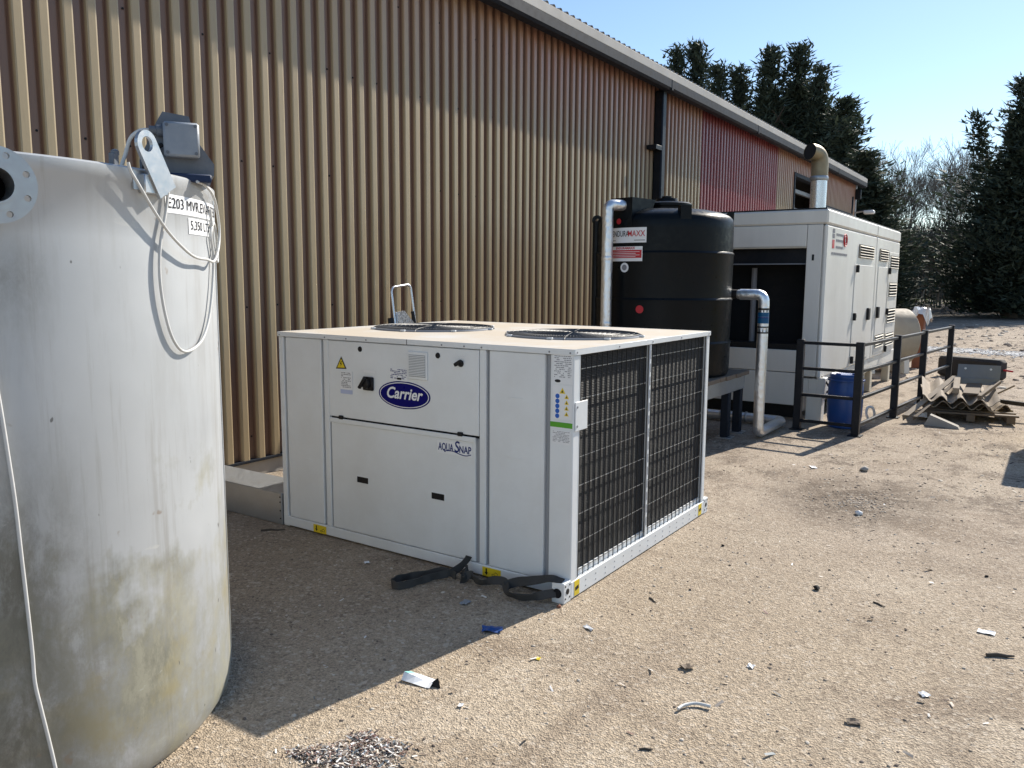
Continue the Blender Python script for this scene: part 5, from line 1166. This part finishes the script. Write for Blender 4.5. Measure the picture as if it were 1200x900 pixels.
for i,(px,top,yd,wd,ms,lb) in enumerate(((776,84,40,.95,2,'slender dark conifer tip peeping over the roof eave'),
    (793,58,41,.9,0,'tall dark conifer first in the row behind the roof'),(818,52,42,.9,1,'tall dark conifer with hooked tip behind the roof'),(843,77,41,.95,2,'shorter dark conifer beside hooked-tip one behind roof'),
    (868,80,42,1.0,0,'shorter dark conifer in middle of the row behind roof'),(904,56,42,1.0,1,'tall dark conifer right of the shorter ones behind roof'),(938,53,43,1.05,2,'tallest dark conifer in the row, twin-tipped behind the roof'),
    (962,80,42,1.05,0,'broad dark conifer sloping down behind the exhaust stack'),(990,118,40,1.5,1,'lower broad conifer behind the building corner'))):
    conifer(lb,px,top,yd,wd,ms,i*1.3)
conifer('grey-green conifer spreading low over the building corner',1014,178,37,2.0,2,.7)
gt=conifer('big dark conifer standing alone at the far right of yard',1206,92,43,1.28,1,2.2)
conifer('dark conifer half hidden behind the lone big one at right',1245,120,47,1.3,0,.9)
def bare_mesh(seed,H,levels=5,r0=.16,stems=1,spread=.55,minr=.012,up=.25):
    rr=random.Random(seed); V=[];F=[]
    def seg(p0,p1,r0_,r1_,n):
        d=(p1-p0); u,v=basis(d); o=len(V)
        for p,r_ in ((p0,r0_),(p1,r1_)):
            for k_ in range(n): a=2*PI*k_/n; V.append(p+(u*math.cos(a)+v*math.sin(a))*r_)
        for k_ in range(n): F.append((o+k_,o+(k_+1)%n,o+n+(k_+1)%n,o+n+k_))
    def grow(p,d,L,r_,lv):
        ns=3; q=p
        for i in range(ns):
            d2=(d+Vector((rr.gauss(0,.12),rr.gauss(0,.12),rr.gauss(0,.08)+.05))).normalized(); e=q+d2*L/ns; rn=max(r_*(1-.14),minr)
            seg(q,e,max(r_,minr),rn,5 if lv>3 else 3); r_=rn; q=e; d=d2
            if lv>0 and i>0:
                for _ in range(1 if rr.random()<.75 else 2):
                    ax_=Vector((rr.gauss(0,1),rr.gauss(0,1),rr.gauss(0,.4))).normalized(); nd=(d+ax_*spread*rr.uniform(.7,1.5)+Z*up*.4).normalized(); grow(q,nd,L*rr.uniform(.55,.82),r_*.62,lv-1)
        if lv>0:
            for _ in range(2):
                ax_=Vector((rr.gauss(0,1),rr.gauss(0,1),rr.gauss(0,.4))).normalized(); grow(q,(d+ax_*spread*rr.uniform(.4,1)).normalized(),L*rr.uniform(.6,.85),r_*.7,lv-1)
    for s_ in range(stems):
        a=rr.uniform(0,6.28); k_=0 if stems==1 else rr.uniform(.1,.55); grow(Vector((math.cos(a)*.25*(stems>1),math.sin(a)*.25*(stems>1),0)),Vector((math.cos(a)*k_,math.sin(a)*k_,1)).normalized(),H*.33,r0,levels)
    me=bpy.data.meshes.new('branches'); me.from_pydata([tuple(v) for v in V],[],F); me.materials.append(M['twig']); return me
BMs=[bare_mesh(5,9.5,5,.13,1,.5,.0075),bare_mesh(8,9.5,5,.12,1,.55,.0075)]; SH=[bare_mesh(31,4.6,3,.04,3,.45,.008),bare_mesh(44,4.6,3,.04,4,.45,.008),bare_mesh(57,4.6,3,.045,3,.5,.008)]
def bare(name,label,me,x,y,s,rot,group):
    t=thing(name,label,'tree' if 'tree' in name else 'shrub',(0,0,0),group); PINV[t.name]=Matrix(); obj('branches',me,t); t.location=(x,y,0.0 if y<48 else .3); t.scale=(s,s,s); t.rotation_euler=(0,0,rot); return t
for i,(px,yd,s,lb) in enumerate(((1068,50,1.0,'tall leafless tree between the dark conifers, left one'),(1098,54,1.05,'tall leafless tree filling the gap between dark conifers'),(1040,46,.85,'leafless tree half hidden behind the generator roof'),(1128,58,.95,'leafless tree touching the left side of the big conifer'))):
    p=ony(px,350,yd); bare('bare_tree',lb,BMs[i%2],p.x,p.y,s,i*1.7,'leafless trees')
for i in range(26):
    px=1030+i*7.2; yd=49.5+((i*7)%5)*1.6; p=ony(px,355,yd); bare('bare_shrub','leafless grey shrub in the thicket along the earth bank',SH[i%3],p.x,p.y,1.15+.25*((i*3)%4)/3,i*2.1,'leafless shrubs along the bank')
# verge grass and distant wood
rr=random.Random(77); V=[];F=[]
for i in range(9000):
    x=rr.uniform(-18,16); y=53+rr.gauss(0,1.6)-.04*x; z=.42; h=rr.uniform(.10,.38); o=len(V); a=rr.uniform(0,6.28); dx,dy=math.cos(a)*.035,math.sin(a)*.035
    if noise.noise(Vector((x*.35,y*.35,4)))<-.05: continue
    V+=[(x-dx,y-dy,z),(x+dx,y+dy,z),(x+rr.uniform(-.12,.12),y+rr.uniform(-.12,.12),z+h)]; F.append((o,o+1,o+2))
me=bpy.data.meshes.new('grass'); me.from_pydata(V,[],F); me.materials.append(M['grass']); kind(tag(obj('grass',me),'rough green grass along the foot of the far thicket','grass'),'stuff')
V=[];F=[]
for i in range(30000):
    x=rr.uniform(-60,75); y=rr.uniform(88,100); top=4.2+1.8*noise.noise(Vector((x*.12,0,0)))+.9*noise.noise(Vector((x*.5,3,0))); z=top*rr.random()**.8; o=len(V); c=Vector((x,y,z)); d=Vector((rr.gauss(0,1),rr.gauss(0,1),rr.gauss(0,1))).normalized(); s_=d.cross(Vector((rr.gauss(0,1),rr.gauss(0,1),rr.gauss(0,1)))).normalized(); L=rr.uniform(.2,.6)
    V+=[tuple(c-s_*L*.3),tuple(c+d*L),tuple(c+s_*L*.3)]; F.append((o,o+1,o+2))
o=len(V); nb=160
for i in range(nb+1):
    x=-60+135*i/nb; top=3.4+1.8*noise.noise(Vector((x*.12,0,0)))+1.1*noise.noise(Vector((x*.9,3,0)))
    V+=[(x,93+rr.uniform(-.8,.8),-.2),(x,93.5+rr.uniform(-.8,.8),top*.6),(x,94.5,top+rr.uniform(-.3,.3)),(x,97,-.2)]
for i in range(nb):
    for j in range(3): a_=o+i*4+j; F.append((a_,a_+4,a_+5,a_+1))
me=bpy.data.meshes.new('far_wood'); me.from_pydata(V,[],F); me.materials.append(M['hedgefar']); kind(tag(obj('far_wood',me),'distant low woodland seen between the tree trunks','woodland'),'stuff')
